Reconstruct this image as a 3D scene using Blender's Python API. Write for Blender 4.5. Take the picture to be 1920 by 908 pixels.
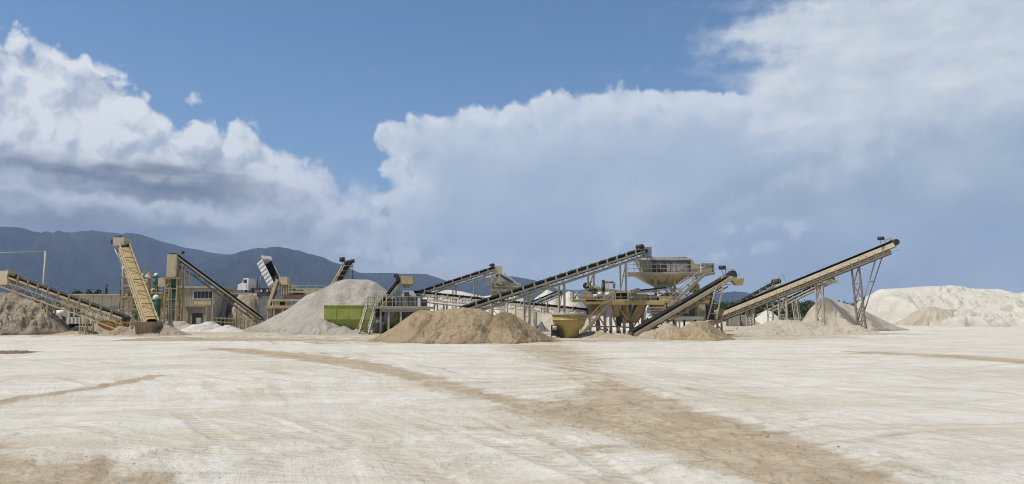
import bpy, bmesh, math, random
import numpy as np
from mathutils import Vector, Matrix, noise as mnoise

# ------------------------------------------------------------------ scene, camera
for o in list(bpy.data.objects):
    bpy.data.objects.remove(o)
scn = bpy.context.scene
COL = scn.collection
F_PX, HOR, EYE = 1400.0, 592.0, 2.2          # focal length in photo pixels, horizon row, eye height in metres
PITCH = math.atan((HOR - 454.0) / F_PX)
cam_d = bpy.data.cameras.new('camera')
cam = bpy.data.objects.new('camera', cam_d)
COL.objects.link(cam)
cam.location = (0, 0, EYE)
cam.rotation_euler = (math.pi / 2 + PITCH, 0, 0)
cam_d.sensor_fit = 'HORIZONTAL'
cam_d.sensor_width = 36.0
cam_d.lens = 36.0 * F_PX / 1920.0
cam_d.clip_start = 0.1
cam_d.clip_end = 60000
scn.camera = cam
CP, SP = math.cos(PITCH), math.sin(PITCH)

def ray(px, py):
    x = (px - 960.0) / F_PX
    y = (454.0 - py) / F_PX
    return Vector((x, CP - y * SP, SP + y * CP))

def P(px, py, Y):
    """World point that stands Y metres ahead and shows at photo pixel px, py."""
    d = ray(px, py)
    return Vector((0, 0, EYE)) + d * (Y / d.y)

def G(px, py):
    """Point of the flat ground at a photo pixel."""
    d = ray(px, py)
    k = -EYE / min(d.z, -0.002)
    return Vector((d.x * k, d.y * k, 0))

def azel(px, py):
    d = ray(px, py).normalized()
    return math.degrees(math.atan2(d.x, d.y)), math.degrees(math.asin(d.z))

# ------------------------------------------------------------------ light
SUN_EL, SUN_STRENGTH = math.radians(62), 4.8
TRAVEL = Vector((0.90, 0.36, 0)).normalized()            # way the shadows fall on the ground
sun_d = bpy.data.lights.new('sun', 'SUN')
sun_d.energy = SUN_STRENGTH
sun_d.angle = math.radians(0.53)
sun_d.color = (1.0, 0.94, 0.82)
sun = bpy.data.objects.new('sun', sun_d)
COL.objects.link(sun)
ldir = Vector((TRAVEL.x * math.cos(SUN_EL), TRAVEL.y * math.cos(SUN_EL), -math.sin(SUN_EL)))
sun.rotation_euler = ldir.to_track_quat('-Z', 'Y').to_euler()
scn.view_settings.view_transform = 'Standard'
scn.view_settings.look = 'None'
scn.view_settings.exposure = 0.0
scn.view_settings.gamma = 1.0
scn.view_settings.use_curve_mapping = False
scn.cycles.max_bounces = 5
scn.cycles.diffuse_bounces = 2
scn.cycles.glossy_bounces = 2
scn.cycles.transparent_max_bounces = 12
scn.cycles.volume_bounces = 0
scn.cycles.use_denoising = True
scn.cycles.use_adaptive_sampling = True
scn.cycles.adaptive_threshold = 0.016
scn.cycles.filter_width = 1.05
scn.cycles.adaptive_min_samples = 12

def lin(r, g, b):
    def c(v):
        v /= 255.0
        return v / 12.92 if v <= 0.04045 else ((v + 0.055) / 1.055) ** 2.4
    return (c(r), c(g), c(b))

# ------------------------------------------------------------------ small language for shader maths
class NT:
    def __init__(self, tree):
        self.t = tree
    def node(self, typ, **kw):
        n = self.t.nodes.new(typ)
        for k, v in kw.items():
            setattr(n, k, v)
        return n
    def put(self, sock, v):
        if isinstance(v, S):
            self.t.links.new(v.s, sock)
        elif isinstance(v, (tuple, list)):
            sock.default_value = tuple(v) if len(v) == len(sock.default_value) else tuple(v) + (1.0,)
        else:
            sock.default_value = v
    def math(self, op, *a, clamp=False):
        n = self.node('ShaderNodeMath', operation=op, use_clamp=clamp)
        for i, v in enumerate(a):
            self.put(n.inputs[i], v)
        return S(self, n.outputs[0])
    def vmath(self, op, *a):
        n = self.node('ShaderNodeVectorMath', operation=op)
        for i, v in enumerate(a):
            self.put(n.inputs[i], v)
        return S(self, n.outputs[0])
    def step(self, lo, hi, v, a=0.0, b=1.0):
        n = self.node('ShaderNodeMapRange', interpolation_type='SMOOTHSTEP')
        for i, x in enumerate((v, lo, hi, a, b)):
            self.put(n.inputs[i], x)
        return S(self, n.outputs[0])
    def linmap(self, lo, hi, v, a=0.0, b=1.0):
        n = self.node('ShaderNodeMapRange')
        for i, x in enumerate((v, lo, hi, a, b)):
            self.put(n.inputs[i], x)
        return S(self, n.outputs[0])
    def mix(self, f, a, b, mode='MIX'):
        n = self.node('ShaderNodeMix', data_type='RGBA', blend_type=mode)
        self.put(n.inputs[0], f)
        self.put(n.inputs[6], a)
        self.put(n.inputs[7], b)
        return S(self, n.outputs[2])
    def noise(self, vec, scale, detail=6, rough=0.55, dist=0.0, lac=2.0, colour=False, typ='FBM', dim='3D'):
        n = self.node('ShaderNodeTexNoise', noise_dimensions=dim, noise_type=typ)
        self.put(n.inputs['Vector'], vec)
        n.inputs['Scale'].default_value = scale
        n.inputs['Detail'].default_value = detail
        n.inputs['Roughness'].default_value = rough
        n.inputs['Lacunarity'].default_value = lac
        n.inputs['Distortion'].default_value = dist
        return S(self, n.outputs[1 if colour else 0])
    def voronoi(self, vec, scale, detail=2, rough=0.5, smooth=0.4, feature='SMOOTH_F1', out='Distance', dim='3D'):
        n = self.node('ShaderNodeTexVoronoi', feature=feature, voronoi_dimensions=dim)
        self.put(n.inputs['Vector'], vec)
        n.inputs['Scale'].default_value = scale
        n.inputs['Detail'].default_value = detail
        n.inputs['Roughness'].default_value = rough
        if feature == 'SMOOTH_F1':
            n.inputs['Smoothness'].default_value = smooth
        return S(self, n.outputs[out])
    def curve(self, v, x0, x1, y0, y1, pts):
        n = self.node('ShaderNodeFloatCurve')
        m = n.mapping.curves[0]
        q = sorted(((x - x0) / (x1 - x0), (y - y0) / (y1 - y0)) for x, y in pts)
        q = [(min(1, max(0, a)), min(1, max(0, b))) for a, b in q]
        while len(m.points) < len(q):
            m.points.new(0.5, 0.5)
        for p, (a, b) in zip(m.points, q):
            p.location = (a, b)
            p.handle_type = 'VECTOR'
        n.mapping.update()
        n.inputs['Factor'].default_value = 1.0
        self.put(n.inputs['Value'], self.linmap(x0, x1, v))
        return S(self, n.outputs[0]) * (y1 - y0) + y0

class S:
    def __init__(self, nt, s):
        self.n, self.s = nt, s
    def __add__(self, o): return self.n.math('ADD', self, o)
    __radd__ = __add__
    def __sub__(self, o): return self.n.math('SUBTRACT', self, o)
    def __rsub__(self, o): return self.n.math('SUBTRACT', o, self)
    def __mul__(self, o): return self.n.math('MULTIPLY', self, o)
    __rmul__ = __mul__
    def __truediv__(self, o): return self.n.math('DIVIDE', self, o)
    def clamp(self): return self.n.math('ADD', self, 0.0, clamp=True)
    def min(self, o): return self.n.math('MINIMUM', self, o)
    def max(self, o): return self.n.math('MAXIMUM', self, o)
    def pow(self, o): return self.n.math('POWER', self, o)

# ------------------------------------------------------------------ sky: Nishita air with procedural clouds
SKY_STRENGTH = 0.1
world = bpy.data.worlds.new('World')
world.use_nodes = True
wt = world.node_tree
wt.nodes.clear()
W = NT(wt)
tc = W.node('ShaderNodeTexCoord')
D = W.vmath('NORMALIZE', S(W, tc.outputs['Generated']))
sep = W.node('ShaderNodeSeparateXYZ')
W.put(sep.inputs[0], D)
dx, dy, dz = (S(W, sep.outputs[i]) for i in range(3))
DEG = 57.29578
AZ = W.math('ARCTAN2', dx, dy) * DEG
EL = W.math('ARCSINE', dz) * DEG
sky = W.node('ShaderNodeTexSky', sky_type='NISHITA', sun_disc=False)
sky.sun_elevation = SUN_EL
sky.sun_rotation = math.atan2(-TRAVEL.x, -TRAVEL.y)
sky.altitude = 0
sky.air_density = 1.0
sky.dust_density = 0.9
sky.ozone_density = 2.0
AIR = S(W, sky.outputs[0])

def V3(x, y, z):
    n = W.node('ShaderNodeCombineXYZ')
    for i, v in enumerate((x, y, z)):
        W.put(n.inputs[i], v)
    return S(W, n.outputs[0])

def chan(v):
    n = W.node('ShaderNodeSeparateXYZ')
    W.put(n.inputs[0], v)
    return [S(W, n.outputs[i]) for i in range(3)]

Q = V3(AZ * (1 / DEG), EL * (1 / DEG), 0.0)         # flat map of the sky for the noises
# ragged copies of the direction: large, and small swirls
w1 = chan(W.noise(Q, 14.0, 3, 0.55, colour=True, dim='2D'))
w2 = chan(W.noise(Q, 55.0, 2.5, 0.6, colour=True, dim='2D'))
azw = AZ + (w1[0] - 0.5) * 3.2 + (w2[0] - 0.5) * 1.3
elw = EL + (w1[1] - 0.5) * 2.6 + (w2[1] - 0.5) * 1.1
azs = AZ + (w1[0] - 0.5) * 1.2 + (w2[0] - 0.5) * 0.9
els = EL + (w1[1] - 0.5) * 1.0 + (w2[1] - 0.5) * 0.8

def crv(pix):                       # photo pixels of an outline -> elevation as a function of azimuth
    return [azel(*p) for p in pix]

QWIDE, QSMALL = V3(azw, elw, 0.0), V3(azs, els, 0.0)
def blob(px, py, rx, ry, slope=0.0, q=None):
    """Soft patch centred on a direction; radii in photo pixels; slope tilts it."""
    a0, e0 = azel(px, py)
    k = 24.4                        # pixels in a degree
    n = W.node('ShaderNodeMapping', vector_type='TEXTURE')
    W.put(n.inputs[0], QWIDE if q is None else q)
    n.inputs[1].default_value = (a0, e0, 0)
    n.inputs[2].default_value = (0, 0, math.atan(slope))
    n.inputs[3].default_value = (rx / k, ry / k, 1)
    d = W.node('ShaderNodeVectorMath', operation='DOT_PRODUCT')
    wt.links.new(n.outputs[0], d.inputs[0])
    wt.links.new(n.outputs[0], d.inputs[1])
    return W.math('POWER', 0.36788, S(W, d.outputs['Value']))

def add(*bl):
    s = bl[0]
    for b in bl[1:]:
        s = s + b
    return s

# -- puffiness shared by the cumulus; second sample a little way towards the sun for light and shade
wc = W.noise(Q, 40.0, 2, 0.5, colour=True, dim='2D')
QW = W.vmath('ADD', Q, W.vmath('MULTIPLY', wc, (0.018, 0.018, 0.0)))
def puffs(vec):
    b1 = 1.0 - W.voronoi(vec, 19.0, 2.6, 0.5, feature='F1', dim='2D')
    f1 = W.noise(vec, 26.0, 5.5, 0.58, dim='2D')
    return b1 * 0.55 + f1 * 0.75
pf = puffs(QW)
pf_sun = puffs(W.vmath('ADD', QW, (-0.010, 0.016, 0.0)))
lit = (pf - pf_sun)
soft = W.noise(W.vmath('MULTIPLY', Q, (1.0, 1.6, 1.0)), 9.0, 5, 0.55, dim='2D')
streak = W.noise(W.vmath('MULTIPLY', Q, (1.0, 5.0, 1.0)), 7.0, 5, 0.52, dim='2D')
wisp = W.noise(W.vmath('ADD', W.vmath('MULTIPLY', Q, (1.0, 2.4, 1.0)), W.vmath('MULTIPLY', wc, (0.03, 0.03, 0.0))), 16.0, 5, 0.6, dim='2D')

def K(*c):
    return tuple(v / SKY_STRENGTH for v in lin(*c))

# -- clear air; thicker and paler towards the horizon
col = W.mix(W.step(24, 0, EL, 0.0, 0.30), W.mix(1.0, AIR, (0.78, 1.01, 1.18), 'MULTIPLY'), K(150, 176, 214))

# -- B: the wide anvil in the middle
topB = W.curve(AZ, -60, 60, -5, 40, crv([(560, 420), (640, 400), (690, 310), (702, 236), (716, 222), (760, 214), (800, 206), (836, 216), (860, 196), (900, 190), (940, 196),
    (990, 182), (1050, 166), (1110, 163), (1200, 154), (1300, 154), (1400, 158), (1468, 158), (1500, 150), (1560, 140), (1700, 120), (1920, 100)]) + [(-60, -4), (60, 20)])
leftB = W.curve(EL, -5, 40, -60, 60, [(azel(702, y)[1], azel(x, y)[0]) for x, y in
    [(714, 200), (703, 235), (712, 262), (738, 292), (722, 318), (742, 350), (712, 378), (722, 400), (700, 440), (660, 520)]] + [(40, -10), (-5, -14)])
dB = W.math('SMOOTH_MIN', topB + 0.25 - EL, (AZ - leftB + 1.0) * 0.8, 0.4) + (pf - 0.70) * 1.7 + (w2[2] - 0.5) * 0.5
aB = W.step(0.0, 0.6, dB)
edgeB = W.step(4.2, 0.1, dB + (soft - 0.5) * 4.0)
shB = (lit * (0.5 + edgeB * 2.0) + 0.46 + (soft - 0.5) * 0.9).clamp()
cB = W.mix(shB, K(172, 190, 212), K(194, 207, 222))
cB = W.mix((edgeB * (0.80 + lit * 1.8)).clamp(), cB, K(230, 236, 242))
patchB = add(blob(1050, 215, 200, 34) * 0.8, blob(1130, 262, 160, 24) * 0.5, blob(905, 275, 130, 26), blob(1230, 370, 80, 26) * 0.8, blob(1180, 420, 45, 60) * 0.7, blob(1260, 190, 260, 30, 0.0), blob(792, 366, 52, 26) * 1.3, blob(726, 340, 22, 60) * 0.9)
cB = W.mix((patchB * (0.10 + soft * 0.75)).clamp(), cB, K(214, 223, 233))
cB = W.mix(W.step(9.0, 1.0, EL, 0.0, 0.55), cB, K(170, 190, 210))
col = W.mix(aB * 0.94, col, cB)

# -- C: thin high sheet on the right, thicker and greyer low down
upC = add(blob(1800, 120, 330, 190, -0.35), blob(1480, 45, 120, 26, 0.05), blob(1560, 170, 120, 60) * 0.8, blob(1920, 60, 220, 160), blob(1650, 210, 180, 90) * 0.9)
aC = W.step(0.12, 1.15, upC + (wisp - 0.5) * 0.9)
cC = W.mix((0.70 + (wisp - 0.5) * 1.3 + (soft - 0.5) * 1.2).clamp(), K(182, 196, 211), K(226, 232, 237))
col = W.mix(aC * 0.93, col, cC)
lowC = add(blob(1900, 330, 420, 130, 0.0), blob(1600, 430, 420, 120), blob(1850, 480, 320, 140)) 
aLow = W.step(0.35, 1.15, lowC + (soft - 0.5) * 0.7)
col = W.mix(aLow * 0.82, col, W.mix((0.5 + (soft - 0.5) * 2.2).clamp(), K(150, 171, 194), K(180, 196, 211)))
hump = add(blob(1660, 235, 90, 45, 0.5), blob(1570, 300, 120, 40, 0.55), blob(1400, 370, 90, 24, 0.4) * 0.8, blob(1780, 335, 60, 16, 0.0) * 0.7, blob(1640, 345, 46, 14) * 0.6, blob(1900, 210, 120, 70) * 0.5)
aH = W.step(0.2, 1.25, hump + (pf - 0.72) * 0.9 + (soft - 0.5) * 0.6)
col = W.mix(aH * 0.62, col, W.mix((0.6 + lit * 2.0).clamp(), K(184, 196, 214), K(213, 221, 231)))

# -- A: the great cumulus bank on the left with its dark flat base
topA = W.curve(AZ, -60, 60, -5, 40, crv([(0, 52), (30, 50), (60, 82), (98, 84), (118, 100), (140, 116), (160, 92), (180, 112), (215, 124), (245, 165), (276, 190),
    (300, 212), (330, 236), (362, 232), (384, 212), (420, 226), (462, 238), (500, 256), (530, 285), (570, 300), (610, 306), (650, 334), (690, 352), (722, 396), (770, 440), (840, 470), (920, 540)]) + [(-60, 26), (-45, 23.5), (8, -4), (60, -4)])
softA = W.step(-17, -9, AZ)                          # the bank frays out to the right
dA = topA + 0.7 - EL + (pf - 0.68) * 3.2 + (w2[2] - 0.5) * 0.8
aA = W.math('ADD', W.step(-0.05, 0.85, dA) * (1.0 - softA), W.step(-1.2, 3.2, dA) * softA)
tuft = add(blob(366, 184, 20, 17, 0.0, QSMALL), blob(326, 196, 22, 20, 0.0, QSMALL) * 0.45, blob(560, 262, 22, 12, 0.0, QSMALL) * 0.4)
aA = aA.max(W.step(0.35, 0.95, tuft + (pf - 0.72) * 1.3) * 0.8)
white = (0.80 + lit * 2.6 + (soft - 0.5) * 1.1).clamp()
cA = W.mix(white, K(182, 193, 210), K(238, 242, 246))
cA = W.mix((W.step(5.0, 13.0, dA + (soft - 0.5) * 8) * 0.35).clamp(), cA, K(190, 200, 216))
cA = W.mix(W.step(-26, -10, AZ) * 0.42, cA, K(196, 206, 222))
baseA = W.curve(AZ, -60, 60, -5, 40, crv([(0, 276), (150, 276), (260, 288), (360, 300), (450, 318), (560, 344), (650, 372), (720, 420), (800, 470)]) + [(-60, 13), (60, -3)])
under = W.step(-0.7, 1.7, baseA - elw + (streak - 0.5) * 3.0 + (w2[1] - 0.5) * 1.2)
tone = (0.42 + (streak - 0.5) * 2.2).clamp()
cU = W.mix(tone, K(116, 126, 142), K(194, 202, 212))
darks = add(blob(60, 296, 250, 20, -0.02), blob(330, 322, 210, 26, -0.10), blob(470, 366, 150, 26, -0.08), blob(600, 440, 120, 14, -0.05) * 0.9, blob(120, 420, 160, 30) * 0.7, blob(300, 375, 60, 20) * 0.7)
cU = W.mix((darks * (0.45 + streak * 0.9)).clamp(), cU, K(94, 104, 122))
lights = add(blob(80, 362, 150, 11, -0.05), blob(330, 392, 160, 16, -0.04) * 0.8, blob(150, 388, 160, 14, 0.0) * 0.6, blob(440, 410, 70, 18, -0.12) * 0.8, blob(590, 395, 120, 30, -0.2) * 0.8, blob(620, 350, 60, 30) * 0.6)
cU = W.mix((lights * (0.15 + soft * 1.2)).clamp(), cU, K(205, 212, 223))
cU = W.mix(W.step(-24, -13, AZ) * W.step(4.0, 7.5, EL, 0.5, 1.0) * 0.85, cU, W.mix((0.55 + lit * 3.0 + (soft - 0.5) * 1.5).clamp(), K(178, 189, 206), K(222, 228, 235)))
cU = W.mix(W.step(7.5, 3.0, EL) * W.step(-8, -20, AZ) * 0.45, cU, K(118, 130, 150))
cA = W.mix(under * 0.96, cA, cU)
col = W.mix(aA * 0.97, col, cA)

# -- pale veil low in the middle, between the bank and the anvil
veil = add(blob(700, 455, 120, 60), blob(790, 500, 170, 40) * 0.8, blob(1010, 500, 120, 40) * 0.4)
col = W.mix((W.step(0.2, 1.0, veil + (soft - 0.5) * 0.8) * 0.5).clamp(), col, K(198, 208, 222))

# -- small fair weather cumulus near the horizon
def heap(px, py, w, h, k=1.0):
    a0, e0 = azel(px, py)
    base = W.step(e0 - 1.0, e0 + 0.25, els)
    return blob(px, py - h * 0.25, w, h, 0.0, QSMALL) * base * k
heaps = add(heap(740, 494, 95, 34, 1.2), heap(790, 490, 40, 30), heap(1000, 505, 48, 26, 0.8), heap(1180, 480, 62, 52, 0.95), heap(1395, 470, 70, 44), heap(1480, 448, 42, 30, 0.9),
            heap(1310, 488, 60, 36, 0.8), heap(1720, 455, 90, 26, 0.5), heap(620, 470, 70, 36, 0.7))
aS = W.step(0.18, 0.85, heaps + (pf - 0.72) * 1.2)
col = W.mix(aS * 0.68, col, W.mix((0.5 + lit * 4).clamp(), K(164, 181, 206), K(210, 219, 230)))

# below the horizon: plain ground tone, never seen
col = W.mix(W.step(-0.2, -2.0, EL), col, K(150, 160, 175))
bg = W.node('ShaderNodeBackground')
W.put(bg.inputs[0], col)
bg.inputs[1].default_value = SKY_STRENGTH
wo = W.node('ShaderNodeOutputWorld')
wt.links.new(bg.outputs[0], wo.inputs[0])
scn.world = world
world.cycles.sampling_method = 'MANUAL'
world.cycles.sample_map_resolution = 512

# ------------------------------------------------------------------ helpers for objects
def tag(o, label=None, cat=None, group=None, kind=None):
    if label: o['label'] = label
    if cat: o['category'] = cat
    if group: o['group'] = group
    if kind: o['kind'] = kind
    return o

def empty(name, loc, label, cat, group=None):
    o = bpy.data.objects.new(name, None)
    o.empty_display_size = 0.3
    COL.objects.link(o)
    o.location = loc
    return tag(o, label, cat, group)

def link(name, me, mat, parent=None):
    o = bpy.data.objects.new(name, me)
    COL.objects.link(o)
    if mat is not None and not me.materials:
        me.materials.append(mat)
    if parent is not None:
        o.parent = parent
        # meshes are written in world coordinates: undo the parents' offsets
        off = Vector((0, 0, 0))
        p = parent
        while p is not None:
            off += p.location
            p = p.parent
        o.location = -off
    return o

class MB:
    """Collects shapes; build() links them as one mesh object."""
    def __init__(self):
        self.v, self.f, self.sm = [], [], []
    def raw(self, verts, faces, smooth=False):
        n = len(self.v)
        self.v += [tuple(p) for p in verts]
        self.f += [tuple(i + n for i in f) for f in faces]
        self.sm += [smooth] * len(faces)
        return self
    def hexa(self, c):
        return self.raw(c, [(0, 3, 2, 1), (4, 5, 6, 7), (0, 1, 5, 4), (1, 2, 6, 5), (2, 3, 7, 6), (3, 0, 4, 7)])
    def box(self, x0, x1, y0, y1, z0, z1):
        return self.hexa([(x0, y0, z0), (x1, y0, z0), (x1, y1, z0), (x0, y1, z0), (x0, y0, z1), (x1, y0, z1), (x1, y1, z1), (x0, y1, z1)])
    def bar(self, p, q, w, h=None, up=(0, 0, 1)):
        """Square bar from p to q; w across, h along up."""
        p, q = Vector(p), Vector(q)
        h = w if h is None else h
        d = (q - p)
        if d.length < 1e-6: return self
        d.normalize()
        s = d.cross(Vector(up))
        if s.length < 1e-3: s = d.cross(Vector((0, 1, 0)))
        s.normalize()
        n = s.cross(d)
        a, b = s * (w / 2), n * (h / 2)
        return self.hexa([p - a - b, p + a - b, p + a + b, p - a + b, q - a - b, q + a - b, q + a + b, q - a + b])
    def angle(self, p, q, w, t=0.02, up=(0, 0, 1)):
        """L-section member."""
        p, q = Vector(p), Vector(q)
        d = (q - p).normalized()
        s = d.cross(Vector(up))
        if s.length < 1e-3: s = d.cross(Vector((0, 1, 0)))
        s.normalize()
        n = s.cross(d)
        self.bar(p + s * w / 2, q + s * w / 2, w, t, n)
        return self.bar(p + n * (w / 2 + t), q + n * (w / 2 + t), t, w - t, n)
    def tube(self, p, q, r, r2=None, n=12, caps=True):
        p, q = Vector(p), Vector(q)
        r2 = r if r2 is None else r2
        d = (q - p).normalized()
        s = d.cross(Vector((0, 0, 1)))
        if s.length < 1e-3: s = Vector((1, 0, 0))
        s.normalize()
        t = d.cross(s)
        vs = []
        for c, rr in ((p, r), (q, r2)):
            for i in range(n):
                a = 2 * math.pi * i / n
                vs.append(c + s * (math.cos(a) * rr) + t * (math.sin(a) * rr))
        m = len(self.v)
        self.raw(vs, [(i, (i + 1) % n, n + (i + 1) % n, n + i) for i in range(n)], True)
        if caps:
            self.f += [tuple(m + i for i in reversed(range(n))), tuple(m + n + i for i in range(n))]
            self.sm += [False, False]
        return self
    def path(self, pts, r, n=8):
        for a, b in zip(pts[:-1], pts[1:]):
            self.tube(a, b, r, n=n)
        return self
    def lathe(self, cx, cy, prof, n=32, a0=0.0, a1=2 * math.pi, smooth=True, sx=1.0, sy=1.0):
        """prof: list of (radius, z)."""
        full = abs(a1 - a0 - 2 * math.pi) < 1e-6
        k = n if full else n + 1
        vs = []
        for r, z in prof:
            for i in range(k):
                a = a0 + (a1 - a0) * i / n
                vs.append((cx + math.cos(a) * r * sx, cy + math.sin(a) * r * sy, z))
        fs = []
        for j in range(len(prof) - 1):
            for i in range(n):
                i2 = (i + 1) % k
                fs.append((j * k + i, j * k + i2, (j + 1) * k + i2, (j + 1) * k + i))
        return self.raw(vs, fs, smooth)
    def prism(self, poly, off):
        """Extrude a polygon of 3D points by vector off."""
        poly = [Vector(p) for p in poly]
        off = Vector(off)
        n = len(poly)
        vs = poly + [p + off for p in poly]
        fs = [tuple(reversed(range(n))), tuple(range(n, 2 * n))] + [(i, (i + 1) % n, n + (i + 1) % n, n + i) for i in range(n)]
        return self.raw(vs, fs)
    def frustum(self, lo, hi):
        """lo, hi: (x0,x1,y0,y1,z) rectangles: a hopper or hood."""
        a, b, c, d, z = lo
        e, f, g, h, w = hi
        return self.hexa([(a, c, z), (b, c, z), (b, d, z), (a, d, z), (e, g, w), (f, g, w), (f, h, w), (e, h, w)])
    def mesh(self, name):
        me = bpy.data.meshes.new(name)
        me.from_pydata(self.v, [], self.f)
        me.polygons.foreach_set('use_smooth', self.sm)
        me.update()
        bm = bmesh.new()
        bm.from_mesh(me)
        bmesh.ops.recalc_face_normals(bm, faces=bm.faces)
        bm.to_mesh(me)
        bm.free()
        return me
    def build(self, name, mat, parent=None):
        return link(name, self.mesh(name), mat, parent)

# ------------------------------------------------------------------ vectorised value noise for terrain
_rng = np.random.RandomState(7)
_perm = _rng.permutation(4096)
_grad = _rng.rand(4096) * 2 * np.pi
def perlin(x, y, seed=0):
    xi = np.floor(x).astype(np.int64); yi = np.floor(y).astype(np.int64)
    xf = x - xi; yf = y - yi
    u = xf * xf * xf * (xf * (xf * 6 - 15) + 10); v = yf * yf * yf * (yf * (yf * 6 - 15) + 10)
    def g(i, j, fx, fy):
        h = _grad[_perm[(_perm[(i + seed * 57) & 4095] + j * 131) & 4095]]
        return np.cos(h) * fx + np.sin(h) * fy
    a = g(xi, yi, xf, yf); b = g(xi + 1, yi, xf - 1, yf)
    c = g(xi, yi + 1, xf, yf - 1); d = g(xi + 1, yi + 1, xf - 1, yf - 1)
    return (a + (b - a) * u) * (1 - v) + (c + (d - c) * u) * v
def fbm(x, y, octaves=5, gain=0.5, seed=0):
    s = np.zeros_like(x); a = 1.0; f = 1.0
    for o in range(octaves):
        s += a * perlin(x * f + o * 17.3, y * f - o * 9.1, seed + o)
        a *= gain; f *= 2.03
    return s
def smooth(a, b, x):
    t = np.clip((x - a) / (b - a), 0, 1)
    return t * t * (3 - 2 * t)

def poly_dist(poly, x, y):
    """Signed distance to a polygon, positive inside."""
    d2 = np.full(x.shape, 1e12); ins = np.zeros(x.shape, bool)
    n = len(poly)
    for i in range(n):
        ax, ay = poly[i][0], poly[i][1]; bx, by = poly[(i + 1) % n][0], poly[(i + 1) % n][1]
        ex, ey = bx - ax, by - ay
        t = np.clip(((x - ax) * ex + (y - ay) * ey) / (ex * ex + ey * ey + 1e-9), 0, 1)
        d2 = np.minimum(d2, (x - ax - t * ex) ** 2 + (y - ay - t * ey) ** 2)
        cond = ((ay > y) != (by > y))
        xin = ex * (y - ay) / (ey if abs(ey) > 1e-9 else 1e-9) + ax
        ins ^= cond & (x < xin)
    d = np.sqrt(d2)
    return np.where(ins, d, -d)
def line_dist(pts, x, y):
    d2 = np.full(x.shape, 1e12)
    for (ax, ay), (bx, by) in zip(pts[:-1], pts[1:]):
        ex, ey = bx - ax, by - ay
        t = np.clip(((x - ax) * ex + (y - ay) * ey) / (ex * ex + ey * ey + 1e-9), 0, 1)
        d2 = np.minimum(d2, (x - ax - t * ex) ** 2 + (y - ay - t * ey) ** 2)
    return np.sqrt(d2)

def grid_mesh(name, X, Y, Z, attrs=None, wrap=False, smooth_shade=True):
    r, c = X.shape
    me = bpy.data.meshes.new(name)
    co = np.stack([X, Y, Z], -1).reshape(-1, 3).astype(np.float32)
    idx = np.arange(r * c).reshape(r, c)
    a = idx[:-1, :-1]; b = idx[:-1, 1:]; d = idx[1:, :-1]; e = idx[1:, 1:]
    q = np.stack([a, b, e, d], -1).reshape(-1, 4)
    if wrap:
        q2 = np.stack([idx[:-1, -1], idx[:-1, 0], idx[1:, 0], idx[1:, -1]], -1)
        q = np.concatenate([q, q2])
    me.vertices.add(len(co)); me.vertices.foreach_set('co', co.ravel())
    me.loops.add(q.size); me.loops.foreach_set('vertex_index', q.ravel().astype(np.int32))
    me.polygons.add(len(q)); me.polygons.foreach_set('loop_start', np.arange(0, q.size, 4, dtype=np.int32))
    me.polygons.foreach_set('use_smooth', np.full(len(q), smooth_shade))
    me.update(calc_edges=True)
    for k, v in (attrs or {}).items():
        at = me.attributes.new(k, 'FLOAT', 'POINT')
        at.data.foreach_set('value', v.astype(np.float32).ravel())
    return me

# ------------------------------------------------------------------ materials
MATS = {}
def new_mat(name):
    m = bpy.data.materials.new(name)
    m.use_nodes = True
    m.node_tree.nodes.clear()
    MATS[name] = m
    n = NT(m.node_tree)
    b = n.node('ShaderNodeBsdfPrincipled')
    o = n.node('ShaderNodeOutputMaterial')
    m.node_tree.links.new(b.outputs[0], o.inputs[0])
    b.inputs['Specular IOR Level'].default_value = 0.3
    return m, n, b
def position(n):
    return S(n, n.node('ShaderNodeNewGeometry').outputs['Position'])
def bump(n, b, h, strength, dist):
    k = n.node('ShaderNodeBump')
    k.inputs['Strength'].default_value = strength
    k.inputs['Distance'].default_value = dist
    n.put(k.inputs['Height'], h)
    n.t.links.new(k.outputs[0], b.inputs['Normal'])
def attribute(n, name):
    a = n.node('ShaderNodeAttribute')
    a.attribute_name = name
    return S(n, a.outputs['Fac'])

def paint(name, c, dust=(0.55, 0.46, 0.33), amount=0.55, rough=0.6, rust=0.2, metal=0.0):
    """Site paint: base colour, quarry dust and rust in patches of their own."""
    m, n, b = new_mat(name)
    p = position(n)
    d1 = n.noise(p, 0.9, 5, 0.6)
    d2 = n.noise(n.vmath('MULTIPLY', p, (5, 5, 0.9)), 1.0, 5, 0.65)      # streaks that run down
    base = n.mix(n.step(0.35, 0.75, d1), tuple(v * 0.86 for v in c), tuple(min(1, v * 1.10) for v in c))
    base = n.mix(n.step(0.60, 0.72, d2) * rust * 3.0, base, (0.16, 0.085, 0.045))
    base = n.mix((n.step(0.38, 0.78, d1 * 0.6 + d2 * 0.4) * amount).clamp(), base, dust)
    n.put(b.inputs['Base Color'], base)
    b.inputs['Roughness'].default_value = rough
    b.inputs['Metallic'].default_value = metal
    bump(n, b, d2, 0.3, 0.03)
    return m

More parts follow.
